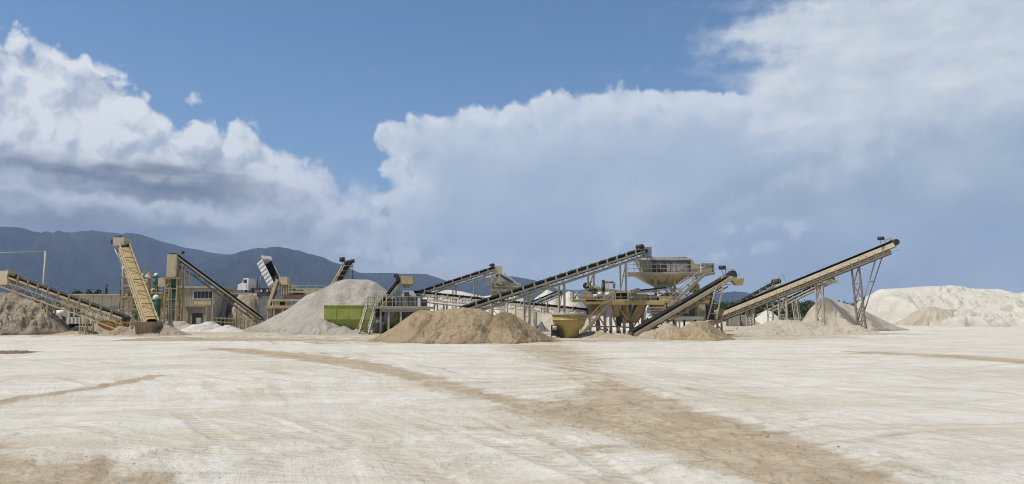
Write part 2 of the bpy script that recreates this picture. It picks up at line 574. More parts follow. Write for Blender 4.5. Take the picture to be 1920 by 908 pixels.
cream = paint('cream_paint', (0.57, 0.485, 0.315), dust=(0.49, 0.415, 0.285))
tan = paint('tan_paint', (0.45, 0.36, 0.19), dust=(0.46, 0.385, 0.265))
ochre = paint('ochre_paint', (0.47, 0.35, 0.12), dust=(0.48, 0.40, 0.26), amount=0.65)
lightsteel = paint('dusty_steel', (0.425, 0.385, 0.30), dust=(0.48, 0.42, 0.31), amount=0.5)
greysteel = paint('grey_steel', (0.24, 0.25, 0.25), amount=0.3)
darksteel = paint('dark_steel', (0.035, 0.034, 0.033), dust=(0.2, 0.17, 0.13), amount=0.2)
ruststeel = paint('rusty_steel', (0.24, 0.17, 0.11), amount=0.35, rust=0.3)
green = paint('olive_green_paint', (0.33, 0.37, 0.075), dust=(0.3, 0.27, 0.19), amount=0.16, rust=0.03)
teal = paint('dark_green_paint', (0.012, 0.10, 0.065), dust=(0.35, 0.33, 0.26), amount=0.2, rust=0.03)
white = paint('white_paint', (0.72, 0.71, 0.67), amount=0.25, rust=0.06)
wallpaint = paint('pale_wall_render', (0.50, 0.445, 0.325), dust=(0.42, 0.36, 0.27), amount=0.4, rust=0.05, rough=0.9)
concrete = paint('concrete', (0.33, 0.30, 0.26), amount=0.45, rust=0.05, rough=0.95)
olivegrey = paint('grey_green_steel', (0.17, 0.19, 0.17), dust=(0.42, 0.38, 0.30), amount=0.4)
weathered = paint('weathered_brown_steel', (0.20, 0.165, 0.13), amount=0.3, rust=0.2)
tubyellow = paint('tub_yellow_paint', (0.46, 0.335, 0.095), dust=(0.48, 0.40, 0.25), amount=0.55)
covertan = paint('worn_tan_covers', (0.40, 0.285, 0.12), dust=(0.26, 0.20, 0.13), amount=0.75, rust=0.22)
orangerust = paint('orange_skip_paint', (0.42, 0.20, 0.045), amount=0.35, rust=0.2)

m, n, b = new_mat('rubber_belt')
p = position(n)
n.put(b.inputs['Base Color'], n.mix(n.step(0.5, 0.75, n.noise(p, 1.3, 4, 0.6)), (0.018, 0.018, 0.019), (0.085, 0.075, 0.06)))
b.inputs['Roughness'].default_value = 0.75
rubber = m
m, n, b = new_mat('window_glass')
b.inputs['Base Color'].default_value = (0.03, 0.045, 0.05, 1)
b.inputs['Roughness'].default_value = 0.08
b.inputs['Specular IOR Level'].default_value = 0.6
glass = m

def soil(name, c1, c2, scale=0.5, rough=0.98, fine=9.0, dark=None, damp_shade=0.0, depth=0.06, fleck=None):
    m, n, b = new_mat(name)
    p = position(n)
    a = n.noise(p, scale, 6, 0.6)
    f = n.noise(p, fine, 5, 0.7)
    st = n.noise(n.vmath('MULTIPLY', p, (1.0, 1.0, 0.22)), 2.2, 5, 0.6)      # runs down the slope
    base = n.mix(n.step(0.34, 0.68, a * 0.55 + st * 0.45), c1, c2)
    base = n.mix(n.step(0.40, 0.72, f) * 0.35, base, tuple(v * 0.72 for v in c1))
    if dark:
        base = n.mix(attribute(n, 'damp_shade'), base, dark)  # random damp patches and painted shadow bands share this mask
    if fleck:
        base = n.mix(n.step(0.60, 0.68, n.noise(p, 3.2, 5, 0.65)) * 0.8, base, fleck)
    n.put(b.inputs['Base Color'], base)
    b.inputs['Roughness'].default_value = rough
    b.inputs['Specular IOR Level'].default_value = 0.1
    bump(n, b, f * 0.6 + a * 0.4 + st * 0.3, 1.0, depth * 1.5)
    return m
brown_sand = soil('brown_sand', (0.275, 0.208, 0.124), (0.37, 0.292, 0.19), dark=(0.16, 0.115, 0.066), depth=0.10)
tan_sand = soil('tan_sand', (0.32, 0.257, 0.178), (0.40, 0.333, 0.245), dark=(0.20, 0.15, 0.10))
grey_gravel = soil('grey_gravel', (0.31, 0.283, 0.24), (0.40, 0.372, 0.322), fine=5.0, depth=0.14, dark=(0.19, 0.17, 0.15))
pale_sand = soil('pale_sand', (0.36, 0.312, 0.24), (0.45, 0.398, 0.32), dark=(0.15, 0.135, 0.118))
white_sand = soil('white_limestone', (0.465, 0.435, 0.38), (0.585, 0.558, 0.50), scale=0.25, dark=(0.30, 0.265, 0.22))
bank_white = soil('weathered_limestone', (0.46, 0.43, 0.375), (0.585, 0.555, 0.495), scale=0.12, dark=(0.34, 0.31, 0.265), depth=0.08)
mixed_rubble = soil('mixed_rubble', (0.36, 0.288, 0.205), (0.52, 0.43, 0.32), scale=0.9, dark=(0.21, 0.165, 0.12), depth=0.25, fleck=(0.56, 0.50, 0.42))
dark_dirt = soil('dark_brown_dirt', (0.16, 0.105, 0.06), (0.26, 0.18, 0.105))

# ------------------------------------------------------------------ ground
def xy(pts):
    return [(q.x, q.y) for q in (G(*p) for p in pts)]
NA, NR = 760, 760
az = np.concatenate([np.linspace(-180, -46, 50)[:-1], np.linspace(-46, 46, NA), np.linspace(46, 180, 50)[1:-1]])
rad = np.concatenate([[0.3, 2.0], np.geomspace(3.5, 200, NR), np.geomspace(215, 11000, 56)])
A_, R_ = np.meshgrid(np.radians(az), rad)
GX, GY = np.sin(A_) * R_, np.cos(A_) * R_
near = smooth(320, 120, R_)
S1 = xy([(380, 650), (470, 655), (560, 661), (650, 670), (730, 683), (800, 697), (860, 714), (930, 733), (1000, 748), (1060, 742), (1100, 716), (1130, 702),
         (1190, 718), (1250, 742), (1390, 783), (1480, 803), (1570, 828), (1650, 863), (1720, 908), (1800, 1010), (1560, 1010), (1350, 906),
         (1240, 868), (1130, 825), (1040, 806), (960, 786), (880, 756), (800, 732), (700, 704), (600, 684), (480, 668), (390, 657)])
S1B = xy([(930, 646), (1080, 646), (1130, 668), (1150, 700), (1160, 722), (1090, 740), (1060, 716), (1020, 692), (960, 668)])
S2 = xy([(-300, 760), (-100, 790), (0, 803), (60, 812), (110, 838), (210, 852), (300, 866), (400, 884), (480, 930), (420, 1200), (-400, 1200)])
S3 = xy([(-60, 772), (0, 758), (60, 746), (150, 734), (230, 720), (290, 706)])
S5 = xy([(1560, 658), (1680, 660), (1780, 663), (1930, 672), (2000, 680), (2000, 690), (1920, 684), (1790, 674), (1680, 668), (1580, 664)])
S6 = xy([(-40, 634), (140, 632), (400, 640), (560, 648), (690, 648), (1050, 646), (1400, 642), (1640, 636), (1640, 628), (1400, 618), (1000, 618), (400, 612), (-60, 618)])
S7 = xy([(1180, 712), (1300, 724), (1420, 738), (1560, 760), (1600, 772), (1540, 772), (1400, 752), (1280, 735), (1170, 722)])
sand = np.maximum.reduce([
    smooth(-1.0, 1.5, poly_dist(S1, GX, GY)),
    smooth(-4.0, 3.0, poly_dist(S1B, GX, GY)) * 0.72,
    smooth(-6.0, 0.0, poly_dist(S1, GX, GY)) * 0.40,
    smooth(-1.4, 2.2, poly_dist(S2, GX, GY)),
    smooth(0.75, 0.1, line_dist(S3, GX, GY)) * 0.75,
    smooth(-1.5, 2.0, poly_dist(S5, GX, GY)) * 0.8,
    smooth(-6, 6, poly_dist(S6, GX, GY)) * 0.62,
    smooth(-0.8, 0.8, poly_dist(S7, GX, GY)) * 0.55])
# wheel ruts: pairs of lines with a tread
tracks_px = [[(420, 652), (640, 676), (860, 735), (1000, 775), (1180, 838), (1340, 910), (1420, 960)],
             [(1040, 660), (1150, 720), (1300, 772), (1480, 830), (1640, 905)],
             [(860, 672), (872, 700), (884, 730)], [(905, 672), (922, 702), (940, 735)],
             [(1268, 690), (1272, 702), (1262, 716), (1240, 730)],
             [(205, 960), (232, 850), (240, 815), (238, 780)], [(150, 700), (400, 760), (620, 860), (700, 960)],
             [(700, 960), (560, 850), (300, 800), (100, 770)], [(1100, 690), (1300, 700), (1600, 720), (1920, 765)],
             [(1000, 908), (800, 830), (560, 760), (300, 700), (60, 668)], [(1920, 860), (1600, 800), (1350, 745), (1150, 700)],
             [(1500, 660), (1700, 690), (1920, 735)], [(430, 700), (700, 720), (900, 760)], [(1920, 800), (1650, 760), (1400, 720), (1200, 690)],
             [(640, 908), (800, 850), (960, 830)], [(260, 900), (420, 852), (620, 826)]]
rut = np.zeros_like(GX); pale = np.zeros_like(GX); edge = np.zeros_like(GX)
front = (R_ < 130) & (np.abs(A_) < math.radians(50))
fx, fy = GX[front], GY[front]
wob = fbm(fx * 0.22, fy * 0.22, 3, 0.5, 4) * 0.22
rr = np.zeros_like(fx); pp = np.zeros_like(fx); ee = np.zeros_like(fx)
for i, tr in enumerate(tracks_px):
    pts = xy(tr)
    d0 = line_dist(pts, fx, fy) + wob * 0.5
    if i in (2, 3, 4, 5):
        m_ = smooth(0.22, 0.12, np.abs(d0)) * smooth(-0.25, 0.15, fbm(fx * 1.1, fy * 1.1, 3, 0.6, 33)) * (0.65 + 0.35 * np.sign(np.sin(fy * 14 + fx * 5)))
        pp = np.maximum(pp, m_)
        rr = np.maximum(rr, m_ * 0.6)
    else:
        for off in (0.95,):
            d = np.abs(d0 - off)
            rr = np.maximum(rr, smooth(0.24, 0.12, d) * (0.45 + 0.4 * (i % 3 == 0)))
            ee = np.maximum(ee, smooth(0.12, 0.0, np.abs(d - 0.30)) * 0.6)
breaks = smooth(-0.15, 0.25, fbm(fx * 0.12, fy * 0.12, 3, 0.5, 9))
rut[front] = rr * breaks; pale[front] = pp; edge[front] = ee * breaks
GZ = near * (0.05 * fbm(GX * 0.05, GY * 0.05, 3, 0.5, 1) + 0.035 * fbm(GX * 0.35, GY * 0.35, 4, 0.55, 2) + (0.010 + 0.022 * sand) * fbm(GX * 1.7, GY * 1.7, 4, 0.6, 3) * smooth(90, 20, R_))
GZ += -0.030 * rut + 0.024 * edge + 0.02 * sand * near
# broken crust in the sand: clods thrown up by wheels
clod = np.clip(fbm(GX * 2.6, GY * 2.6, 4, 0.6, 5) - 0.12, 0, 1) * sand * smooth(60, 15, R_)
GZ += clod * 0.09
rim_d = poly_dist(S1, GX, GY)
bank = smooth(0.55, 0.0, np.abs(rim_d + 0.25 * fbm(GX * 0.6, GY * 0.6, 3, 0.5, 14))) * smooth(-0.1, 0.35, fbm(GX * 0.25, GY * 0.25, 3, 0.5, 15)) * smooth(70, 30, R_)
GZ += bank * (0.07 + 0.05 * fbm(GX * 3.1, GY * 3.1, 3, 0.6, 16))
GZ -= 1.2 * smooth(500, 3000, R_)
far = smooth(230, 330, R_ + 40 * fbm(GX * 0.01, GY * 0.01, 3, 0.5, 8))
me = grid_mesh('ground', GX, GY, GZ, {'sand': sand, 'rut': rut, 'pale': pale, 'far': far, 'clod': clod}, wrap=True)
m, n, b = new_mat('quarry_floor')
p = position(n)
sa, ru, pa, fa, cl = (attribute(n, k) for k in ('sand', 'rut', 'pale', 'far', 'clod'))
big = n.noise(p, 0.13, 5, 0.6)
mid = n.noise(p, 0.9, 6, 0.62)
fine = n.noise(p, 7.0, 5, 0.7)
scrape = n.noise(n.vmath('MULTIPLY', p, (0.35, 1.6, 1.0)), 1.1, 6, 0.62, dist=0.8)
scrape2 = n.noise(n.vmath('MULTIPLY', n.vmath('ADD', p, n.vmath('MULTIPLY', n.noise(p, 0.1, 2, 0.5, colour=True), (6, 6, 0))), (1.2, 0.3, 1.0)), 1.0, 6, 0.6)
wash = n.noise(n.vmath('MULTIPLY', p, (0.10, 0.30, 1.0)), 1.0, 6, 0.62, dist=0.5)
def turned(ang, sx_, sy_, warp=2.0):
    q = n.vmath('ADD', p, n.vmath('MULTIPLY', n.noise(p, 0.08, 3, 0.5, colour=True), (warp, warp, 0)))
    mp = n.node('ShaderNodeMapping')
    n.put(mp.inputs[0], q)
    mp.inputs[2].default_value = (0, 0, ang)
    v = n.vmath('MULTIPLY', S(n, mp.outputs[0]), (sx_, sy_, 1.0))
    return v
flow = n.noise(turned(math.radians(-22), 1.5, 0.10, 5.0), 1.0, 6, 0.62)          # wheel lines along the haul road
flow2 = n.noise(turned(math.radians(62), 1.3, 0.12, 6.0), 1.0, 6, 0.62)          # and across it
where = n.step(0.42, 0.60, n.noise(p, 0.07, 2, 0.5))
lines = flow * (1.0 - where) + flow2 * where
grit = n.noise(p, 22.0, 3, 0.7)
scratch = n.noise(n.vmath('MULTIPLY', n.vmath('ADD', p, n.vmath('MULTIPLY', n.noise(p, 0.15, 2, 0.5, colour=True), (3, 3, 0))), (0.9, 7.0, 1.0)), 1.0, 4, 0.6)
lime = n.mix(n.step(0.36, 0.64, big * 0.5 + mid * 0.5), (0.51, 0.478, 0.412), (0.61, 0.584, 0.524))
lime = n.mix(n.step(0.47, 0.68, scrape) * 0.6, lime, (0.45, 0.398, 0.31))
lime = n.mix(n.step(0.52, 0.70, scrape2) * 0.6, lime, (0.62, 0.592, 0.53))
lime = n.mix(n.step(0.46, 0.64, wash) * 0.55, lime, (0.455, 0.385, 0.28))
lime = n.mix(n.step(0.53, 0.66, lines) * 0.5, lime, (0.41, 0.345, 0.255))
lime = n.mix(n.step(0.47, 0.36, lines) * 0.4, lime, (0.66, 0.635, 0.58))
lime = n.mix(n.step(0.57, 0.70, scratch) * 0.55, lime, (0.345, 0.30, 0.24))
lime = n.mix(n.step(0.54, 0.70, fine) * 0.45, lime, (0.33, 0.29, 0.235))
dirt = n.mix(n.step(0.35, 0.65, mid), (0.325, 0.255, 0.165), (0.425, 0.345, 0.238))
dirt = n.mix(n.step(0.52, 0.66, fine) * 0.65, dirt, (0.235, 0.18, 0.12))
dirt = n.mix(n.step(0.52, 0.72, scrape2) * 0.6, dirt, (0.45, 0.40, 0.33))
dirt = n.mix(n.step(0.54, 0.68, scratch) * 0.55, dirt, (0.22, 0.17, 0.115))
dirt = n.mix(n.step(0.50, 0.64, lines) * 0.6, dirt, (0.25, 0.19, 0.12))
dirt = n.mix(n.step(0.46, 0.34, lines) * 0.5, dirt, (0.50, 0.44, 0.35))
k = n.step(0.34, 0.70, sa * 0.95 + (mid - 0.5) * 1.0 + (big - 0.5) * 0.6 + (lines - 0.5) * 0.9)
base = n.mix((k * 0.9).clamp(), lime, dirt)
sxyz = n.node('ShaderNodeSeparateXYZ')
n.put(sxyz.inputs[0], p)
tread = n.math('SINE', S(n, sxyz.outputs[1]) * 24.0 + S(n, sxyz.outputs[0]) * 7.0 + mid * 3.0)
base = n.mix((ru * (0.40 + tread * 0.16 * n.step(0.45, 0.6, big))).clamp(), base, (0.36, 0.30, 0.225))
base = n.mix((cl * 2.2).clamp() * 0.5, base, (0.30, 0.235, 0.155))
base = n.mix((pa * (0.3 + fine * 0.8)).clamp() * 0.5, base, (0.56, 0.53, 0.48))
veg = n.mix(n.noise(p, 0.02, 4, 0.6), (0.045, 0.06, 0.03), (0.10, 0.10, 0.05))
base = n.mix(fa, base, veg)
n.put(b.inputs['Base Color'], base)
b.inputs['Roughness'].default_value = 0.95
b.inputs['Specular IOR Level'].default_value = 0.15
bump(n, b, mid * 0.4 + fine * 0.5 + lines * 0.9 + scratch * 0.4 + grit * 0.2 + ru * tread * 0.14, 1.0, 0.10)
g = link('ground', me, m)
tag(g, kind='structure')

# ------------------------------------------------------------------ mountains behind
def ridge(name, dist, pix, depth, seed, rough=1.0, r0=None):
    pts = [azel(*q) for q in pix]
    a = np.linspace(pts[0][0], pts[-1][0], 420)
    e = np.interp(a, [q[0] for q in pts], [q[1] for q in pts])
    t = np.linspace(-1, 0.6, 80)
    A, T = np.meshgrid(np.radians(a), t)
    E = np.tile(e, (len(t), 1))
    R = dist + T * depth
    X, Y = np.sin(A) * R, np.cos(A) * R
    H = np.tan(np.radians(E)) * dist + EYE
    fall = np.where(T < 0, 1 - np.abs(T) ** 1.15, 1 - (T / 0.6) ** 2)
    k = 3.2 / depth
    gul = fbm(X * k * 2.2 + Y * k, Y * k * 0.8 - X * k * 0.4, 6, 0.55, seed)
    Z = H * np.clip(fall * (1 + 0.42 * rough * gul * smooth(0.0, -0.25, T) + 0.035 * gul), 0, None) - 6 * (1 - fall)
    Z = np.minimum(Z, H * (0.55 + 0.45 * fall + 0.02 * gul) + 1)
    o = link(name, grid_mesh(name, X, Y, Z), mountain_mat)
    tag(o, kind='structure')
    return o
m, n, b = new_mat('mountain_forest')
p = position(n)
a = n.noise(p, 0.0035, 7, 0.65)
n.put(b.inputs['Base Color'], n.mix(n.step(0.38, 0.66, a), (0.008, 0.011, 0.009), (0.021, 0.025, 0.018)))
b.inputs['Roughness'].default_value = 1.0
b.inputs['Specular IOR Level'].default_value = 0.0
bump(n, b, a, 1.0, 60.0)
mountain_mat = m
ridge('mountain_ridge', 9000, [(-420, 470), (-250, 440), (-100, 424), (0, 427), (40, 430), (64, 437), (100, 434), (170, 433), (215, 436), (258, 440), (300, 453), (345, 464), (390, 472), (430, 478), (480, 486), (540, 498), (620, 520), (700, 545)], 3200, 3)
ridge('mountain_ridge', 7600, [(300, 520), (360, 498), (410, 482), (440, 474), (480, 466), (520, 464), (560, 470), (600, 480), (640, 497), (690, 520), (740, 545), (800, 575)], 2400, 11)
ridge('mountain_ridge', 8600, [(560, 540), (620, 520), (670, 511), (710, 511), (745, 513), (775, 514), (800, 513), (816, 518), (840, 528), (880, 542), (940, 560)], 2400, 17)
ridge('mountain_ridge', 8200, [(800, 560), (850, 538), (880, 530), (905, 521), (930, 517), (960, 517), (985, 522), (1020, 531), (1050, 543), (1085, 545), (1110, 540), (1140, 541), (1190, 550), (1260, 562), (1320, 558), (1350, 550), (1378, 547), (1400, 549), (1440, 560), (1480, 572), (1540, 580), (1640, 590)], 2000, 23)

# ------------------------------------------------------------------ haze between here and the mountains
m = bpy.data.materials.new('haze_air')
m.use_nodes = True
m.node_tree.nodes.clear()
n = NT(m.node_tree)
v = n.node('ShaderNodeVolumePrincipled')
v.inputs['Color'].default_value = (0.50, 0.67, 1.0, 1)
v.inputs['Density'].default_value = 0.000072
v.inputs['Anisotropy'].default_value = 0.0
o = n.node('ShaderNodeOutputMaterial')
m.node_tree.links.new(v.outputs[0], o.inputs['Volume'])
hz = MB().box(-11600, 11600, -11600, 11600, -20, 1250).build('haze', m)
tag(hz, 'thin blue haze over the plain', 'haze', kind='stuff')

# ------------------------------------------------------------------ heaps of sand, gravel and stone
def pile(label, mat, cones, seed, res=110, lump=0.12, rill=0.10, name='sand_pile', group=None, damp_shade=None, soft=0.25, cat='pile', margin=1.25):
    """cones: (px, py of apex, Y, half width in px, flat top share, depth share); the heap is their union."""
    cs = []
    for c in cones:
        px, py, Y, hw = c[:4]
        flat = c[4] if len(c) > 4 else 0.06
        dep = c[5] if len(c) > 5 else 1.0
        a = P(px, py, Y)
        w = hw * Y / F_PX
        cs.append((a.x, a.y, a.z, w, flat, dep))
    x0 = min(c[0] - c[3] * margin for c in cs); x1 = max(c[0] + c[3] * margin for c in cs)
    y0 = min(c[1] - c[3] * c[5] * margin for c in cs); y1 = max(c[1] + c[3] * c[5] * margin for c in cs)
    nx = res; ny = max(24, int(res * min(1.6, max(0.5, (y1 - y0) / (x1 - x0)))))
    X, Y = np.meshgrid(np.linspace(x0, x1, nx), np.linspace(y0, y1, ny))
    Hs = np.full(X.shape, -9.0)
    size = max(c[2] for c in cs)
    for i, (cx, cy, h, w, flat, dep) in enumerate(cs):
        wx = X + 0.14 * w * fbm(X * 1.6 / w, Y * 1.6 / w, 3, 0.5, seed + i)
        wy = Y + 0.14 * w * fbm(X * 1.6 / w + 9, Y * 1.6 / w + 4, 3, 0.5, seed + 3 + i)
        ang = np.arctan2(wy - cy, wx - cx)
        r = np.hypot(wx - cx, (wy - cy) / dep) / w
        rl = fbm(np.cos(ang) * 5.5 + 3, np.sin(ang) * 5.5 + seed, 4, 0.6, seed + 5) * rill
        k = np.clip((1 - r * (1 + rl * smooth(0.05, 0.5, r))) / (1 - flat), -1, 1.0)
        k = 1 - np.sqrt((1 - k) ** 2 + 0.004) + 0.0                    # rounded crest
        k = np.where(k > 0, k + 0.05 * np.sin(np.clip(k, 0, 1) * np.pi) * (rl * 4), k)
        z = h * (k + 0.063)
        z = np.where(r > 0.82, z + 0.05 * h * smooth(0.82, 1.1, r) , z)  # toe runs out
        Hs = np.where(np.abs(Hs - z) < soft, 0.5 * (Hs + z) + 0.25 * soft * (1 - np.abs(Hs - z) / soft), np.maximum(Hs, z))
    amt = smooth(-0.02, 0.25, Hs / size)
    Hs = Hs + amt * lump * (fbm(X * 0.9, Y * 0.9, 5, 0.55, seed + 8) + 0.35 * fbm(X * 4.0, Y * 4.0, 3, 0.6, seed + 2))
    Hs = np.maximum(Hs, -0.35)
    ex = np.minimum.reduce([(X - x0) / (x1 - x0), (x1 - X) / (x1 - x0), (Y - y0) / (y1 - y0), (y1 - Y) / (y1 - y0)])
    Hs = Hs - (1 - smooth(0.0, 0.05, ex)) * (Hs + 0.4)               # the rim dives under the yard
    d = np.zeros_like(X)
    if damp_shade is not None:
        for (pa, pb, pYa, wd, st) in damp_shade:
            q0, q1 = P(*pa, pYa[0]), P(*pb, pYa[1])
            d = np.maximum(d, st * smooth(wd, wd * 0.3, line_dist([(q0.x, q0.y), (q1.x, q1.y)], X, Y) + wd * 0.4 * fbm(X * 1.2, Y * 1.2, 3, 0.5, seed)))
    me = grid_mesh(name, X, Y, Hs, {'damp_shade': d})
    o = link(name, me, mat)
    return tag(o, label, cat, group)

def heap(label, mat, sil, Yc, slope, seed, res=200, lump=0.15, name='sand_pile', damp_shade=None, back=None, gully=0.25, coarse=1.0, benches=0.0):
    """Heap with a crest line given by its outline; the flanks fall at the slope of repose, cut by slides and lumps."""
    pts = [P(px, py, Yc) for px, py in sil]
    xs = np.array([q.x for q in pts]); zs = np.array([q.z for q in pts])
    h = zs.max()
    x0, x1 = xs.min() - 1.0, xs.max() + 1.0
    dfront, dback = h / slope * 1.2 + 1.0, h / (back or slope) * 1.15 + 1.0
    nx = res; ny = int(np.clip(res * (dfront + dback) / (x1 - x0), 40, res * 1.2))
    X, Y = np.meshgrid(np.linspace(x0, x1, nx), np.linspace(Yc - dfront, Yc + dback, ny))
    dy = Y - Yc
    bend = 0.10 * h * fbm(X * 1.4 / h, Y * 0 + seed, 3, 0.5, seed + 1)
    d = np.sqrt((dy - bend) ** 2 + (0.10 * h) ** 2) - 0.10 * h
    Xw = X + d * 0.35 * fbm(X * 0.9 / h + 5, Y * 0.9 / h, 3, 0.5, seed + 6)
    # crest heights die out sideways as the slope runs out, so the ends are rounded
    S_ = np.interp(Xw, xs, zs, left=-0.5, right=-0.5)
    sl = np.where(dy < 0, slope, back or slope)
    cut = fbm(Xw * 2.1 / h * coarse + seed, d * 0.35 / h + 3, 4, 0.55, seed + 2)         # slides run down the flank
    H = S_ - sl * d * (1 + gully * cut)
    amt = smooth(0.0, 0.35, d / h) * smooth(-0.05, 0.3, H / h)
    H = H + amt * lump * (fbm(X * 0.8, Y * 0.8, 5, 0.55, seed + 8) * 1.2 + 0.35 * fbm(X * 3.5, Y * 3.5, 3, 0.6, seed + 4))
    H = H + smooth(-0.02, 0.2, H / h) * lump * 0.22 * fbm(X * 2.2, Y * 2.2, 4, 0.6, seed + 12)
    if benches:
        st = benches * (1 + 0.2 * fbm(X * 0.08, Y * 0.08, 2, 0.5, seed))
        fr = H / st - np.floor(H / st)
        H = np.where(H > 0.4, H + amt * 0.35 * st * (smooth(0.25, 0.75, fr) - fr), H)
    toe = smooth(0.16, 0.0, H / h) * smooth(-0.5, 0.0, H / h)
    H = H + toe * 0.05 * h * (0.6 + fbm(X * 1.1, Y * 1.1, 3, 0.6, seed + 3))              # loose toe
    H = np.maximum(H, -0.35)
    ex = np.minimum.reduce([(X - x0) / (x1 - x0), (x1 - X) / (x1 - x0), (Y - Y.min()) / (Y.max() - Y.min()), (Y.max() - Y) / (Y.max() - Y.min())])
    H = H - (1 - smooth(0.0, 0.04, ex)) * (H + 0.4)
    dm = (0.22 if mat in (white_sand, bank_white) else 0.5) * smooth(0.12, 0.42, fbm(Xw * 1.6 / h + 2, d * 0.4 / h, 4, 0.6, seed + 20)) + 0.35 * smooth(0.10, 0.0, H / h)
    for (pa, pb, pYa, wd, st) in (damp_shade or []):
        q0, q1 = P(*pa, pYa[0]), P(*pb, pYa[1])
        dm = np.maximum(dm, st * smooth(wd, wd * 0.3, line_dist([(q0.x, q0.y), (q1.x, q1.y)], X, Y) + wd * 0.4 * fbm(X * 1.2, Y * 1.2, 3, 0.5, seed)))  # extra dark bands, some of them painted conveyor shadows
    o = link(name, grid_mesh(name, X, Y, H, {'damp_shade': np.clip(dm, 0, 1)}), mat)
    return tag(o, label, 'pile')

pile('low grey gravel skirt heaped against the front of the olive green bin', grey_gravel,
     [(596, 596, 91.5, 62), (640, 614, 90, 40), (668, 617, 89.5, 22)], 25, res=110, lump=0.05, name='gravel_pile')
pile('brown mound round the foot of the tall leaning conveyor', mixed_rubble, [(288, 598, 85.5, 44), (312, 610, 85, 40)], 37, res=110, name='sand_mound', lump=0.08)
pile('lumpy brown mound at the left of the leaning conveyor', mixed_rubble, [(228, 612, 85, 34), (205, 622, 84, 26), (246, 618, 84, 22)], 38, res=110, name='sand_mound', lump=0.16)
pile('low pale mound before the white trailer tank', tan_sand, [(165, 612, 92, 45, 0.3), (150, 621, 90, 40, 0.4)], 39, res=90, name='sand_mound', lump=0.08)
pile('low grey mound below the two storey control building, left one', pale_sand, [(334, 603, 106, 38, 0.2), (350, 608, 105, 30)], 41, res=80, name='sand_mound', lump=0.1)
pile('low white mound below the control building doorway', white_sand, [(392, 604, 106, 36, 0.2), (372, 609, 104, 34, 0.3), (425, 610, 104, 34)], 43, res=90, name='sand_mound', lump=0.1)
pile('dark brown dirt dumped at the left edge of the yard', dark_dirt, [(12, 655, 45, 42, 0.3), (-30, 657, 44, 40, 0.2), (46, 663, 44, 26, 0.3)], 47, res=110, lump=0.05, name='dirt_pile')
pile('greyish tan slope behind the brown sand heap', pale_sand, [(975, 575, 118, 92, 0.1), (1035, 584, 116, 70)], 55, res=110, lump=0.15)
pile('small dark grey gravel cone below the long conveyor', soil('dark_gravel', (0.15, 0.145, 0.14), (0.22, 0.21, 0.2)), [(1014, 603, 104, 15)], 56, res=60, lump=0.04, name='gravel_pile')
pile('white stockpile seen between the legs of the yellow plant', white_sand, [(1185, 588, 118, 92, 0.3), (1120, 592, 116, 60)], 57, res=90, lump=0.15)
pile('low tan spill along the feet of the yellow plant', tan_sand, [(1115, 622, 76, 48, 0.3), (1160, 626, 75, 42, 0.3)], 58, res=100, lump=0.06, name='sand_mound')
pile('pinkish sand heap left of the tan cone, under the conveyor', tan_sand, [(1252, 607, 73, 46, 0.12), (1225, 618, 72, 34)], 62, res=130, lump=0.09, rill=0.15)
pile('small white cone under the dark conveyor on the right', white_sand, [(1440, 583, 120, 46), ], 63, res=90, lump=0.06)
pile('shadowed grey heap left of the small white cone', pale_sand, [(1392, 592, 120, 46, 0.2)], 64, res=90, lump=0.12)
pile('broad pale mound round the feet of the long right conveyor', pale_sand, [(1470, 601, 95, 66, 0.3), (1430, 611, 92, 60, 0.3), (1500, 607, 92, 50, 0.3)], 65, res=150, lump=0.14, rill=0.2, name='sand_mound')
pile('pale mound round the third trestle of the right conveyor', pale_sand, [(1526, 601, 93, 40, 0.16), (1556, 613, 90, 42, 0.3)], 66, res=120, lump=0.14, rill=0.2, name='sand_mound')
pile('pale mound round the tallest trestle of the right conveyor', pale_sand, [(1600, 610, 89, 40, 0.18), (1620, 619, 88, 34, 0.2)], 67, res=120, lump=0.1, rill=0.2, name='sand_mound')
pile('grey sand heap at the foot of the huge white stockpile', pale_sand, [(1745, 576, 168, 56, 0.2), (1780, 580, 168, 40, 0.2)], 72, res=110, lump=0.15, rill=0.2)
pile('brownish heap at the right edge below the huge white stockpile', pale_sand, [(1905, 572, 166, 62, 0.2), (1950, 575, 165, 60, 0.2)], 73, res=110, lump=0.2, rill=0.2)


heap('big brown sand heap in the middle foreground of the plant', brown_sand,
     [(678, 643), (700, 636), (740, 612), (772, 589), (788, 581), (812, 583), (830, 582), (846, 579), (870, 576.5), (900, 580), (916, 586), (926, 592), (940, 585), (958, 587), (985, 603), (1010, 620), (1040, 637), (1062, 643)], 64.5, 0.50, 3, res=330, lump=0.22, gully=0.22,
     damp_shade=[((800, 580), (770, 630), (62, 60), 0.5, 0.6), ((940, 585), (985, 620), (65, 62), 0.7, 0.8), ((925, 592), (950, 610), (65, 62), 0.8, 0.7)])  # darker bands down the flanks
heap('tall grey gravel heap rising behind the olive green bin', grey_gravel,
     [(455, 624), (470, 616), (500, 601), (545, 577), (575, 553), (600, 544), (614, 537), (632, 528), (650, 524), (690, 524.5), (705, 529), (724, 544), (745, 560), (790, 590), (830, 622)], 104, 0.52, 21, res=280, lump=0.16, name='gravel_pile', gully=0.14)
heap('mixed brown rubble heap below the leftmost conveyor', mixed_rubble,
     [(-140, 628), (-90, 590), (-40, 556), (0, 549), (28, 549), (44, 560), (62, 561), (80, 572), (98, 588), (112, 602), (126, 617), (136, 628)], 90, 0.62, 31, res=230, lump=0.75, name='rubble_pile', gully=0.35,
     damp_shade=[((-60, 548), (34, 556), (91, 90), 1.6, 0.5), ((0, 622), (120, 626), (84, 84), 0.5, 0.6)])  # conveyor head's shadow painted along the crest, then a darker band at the foot
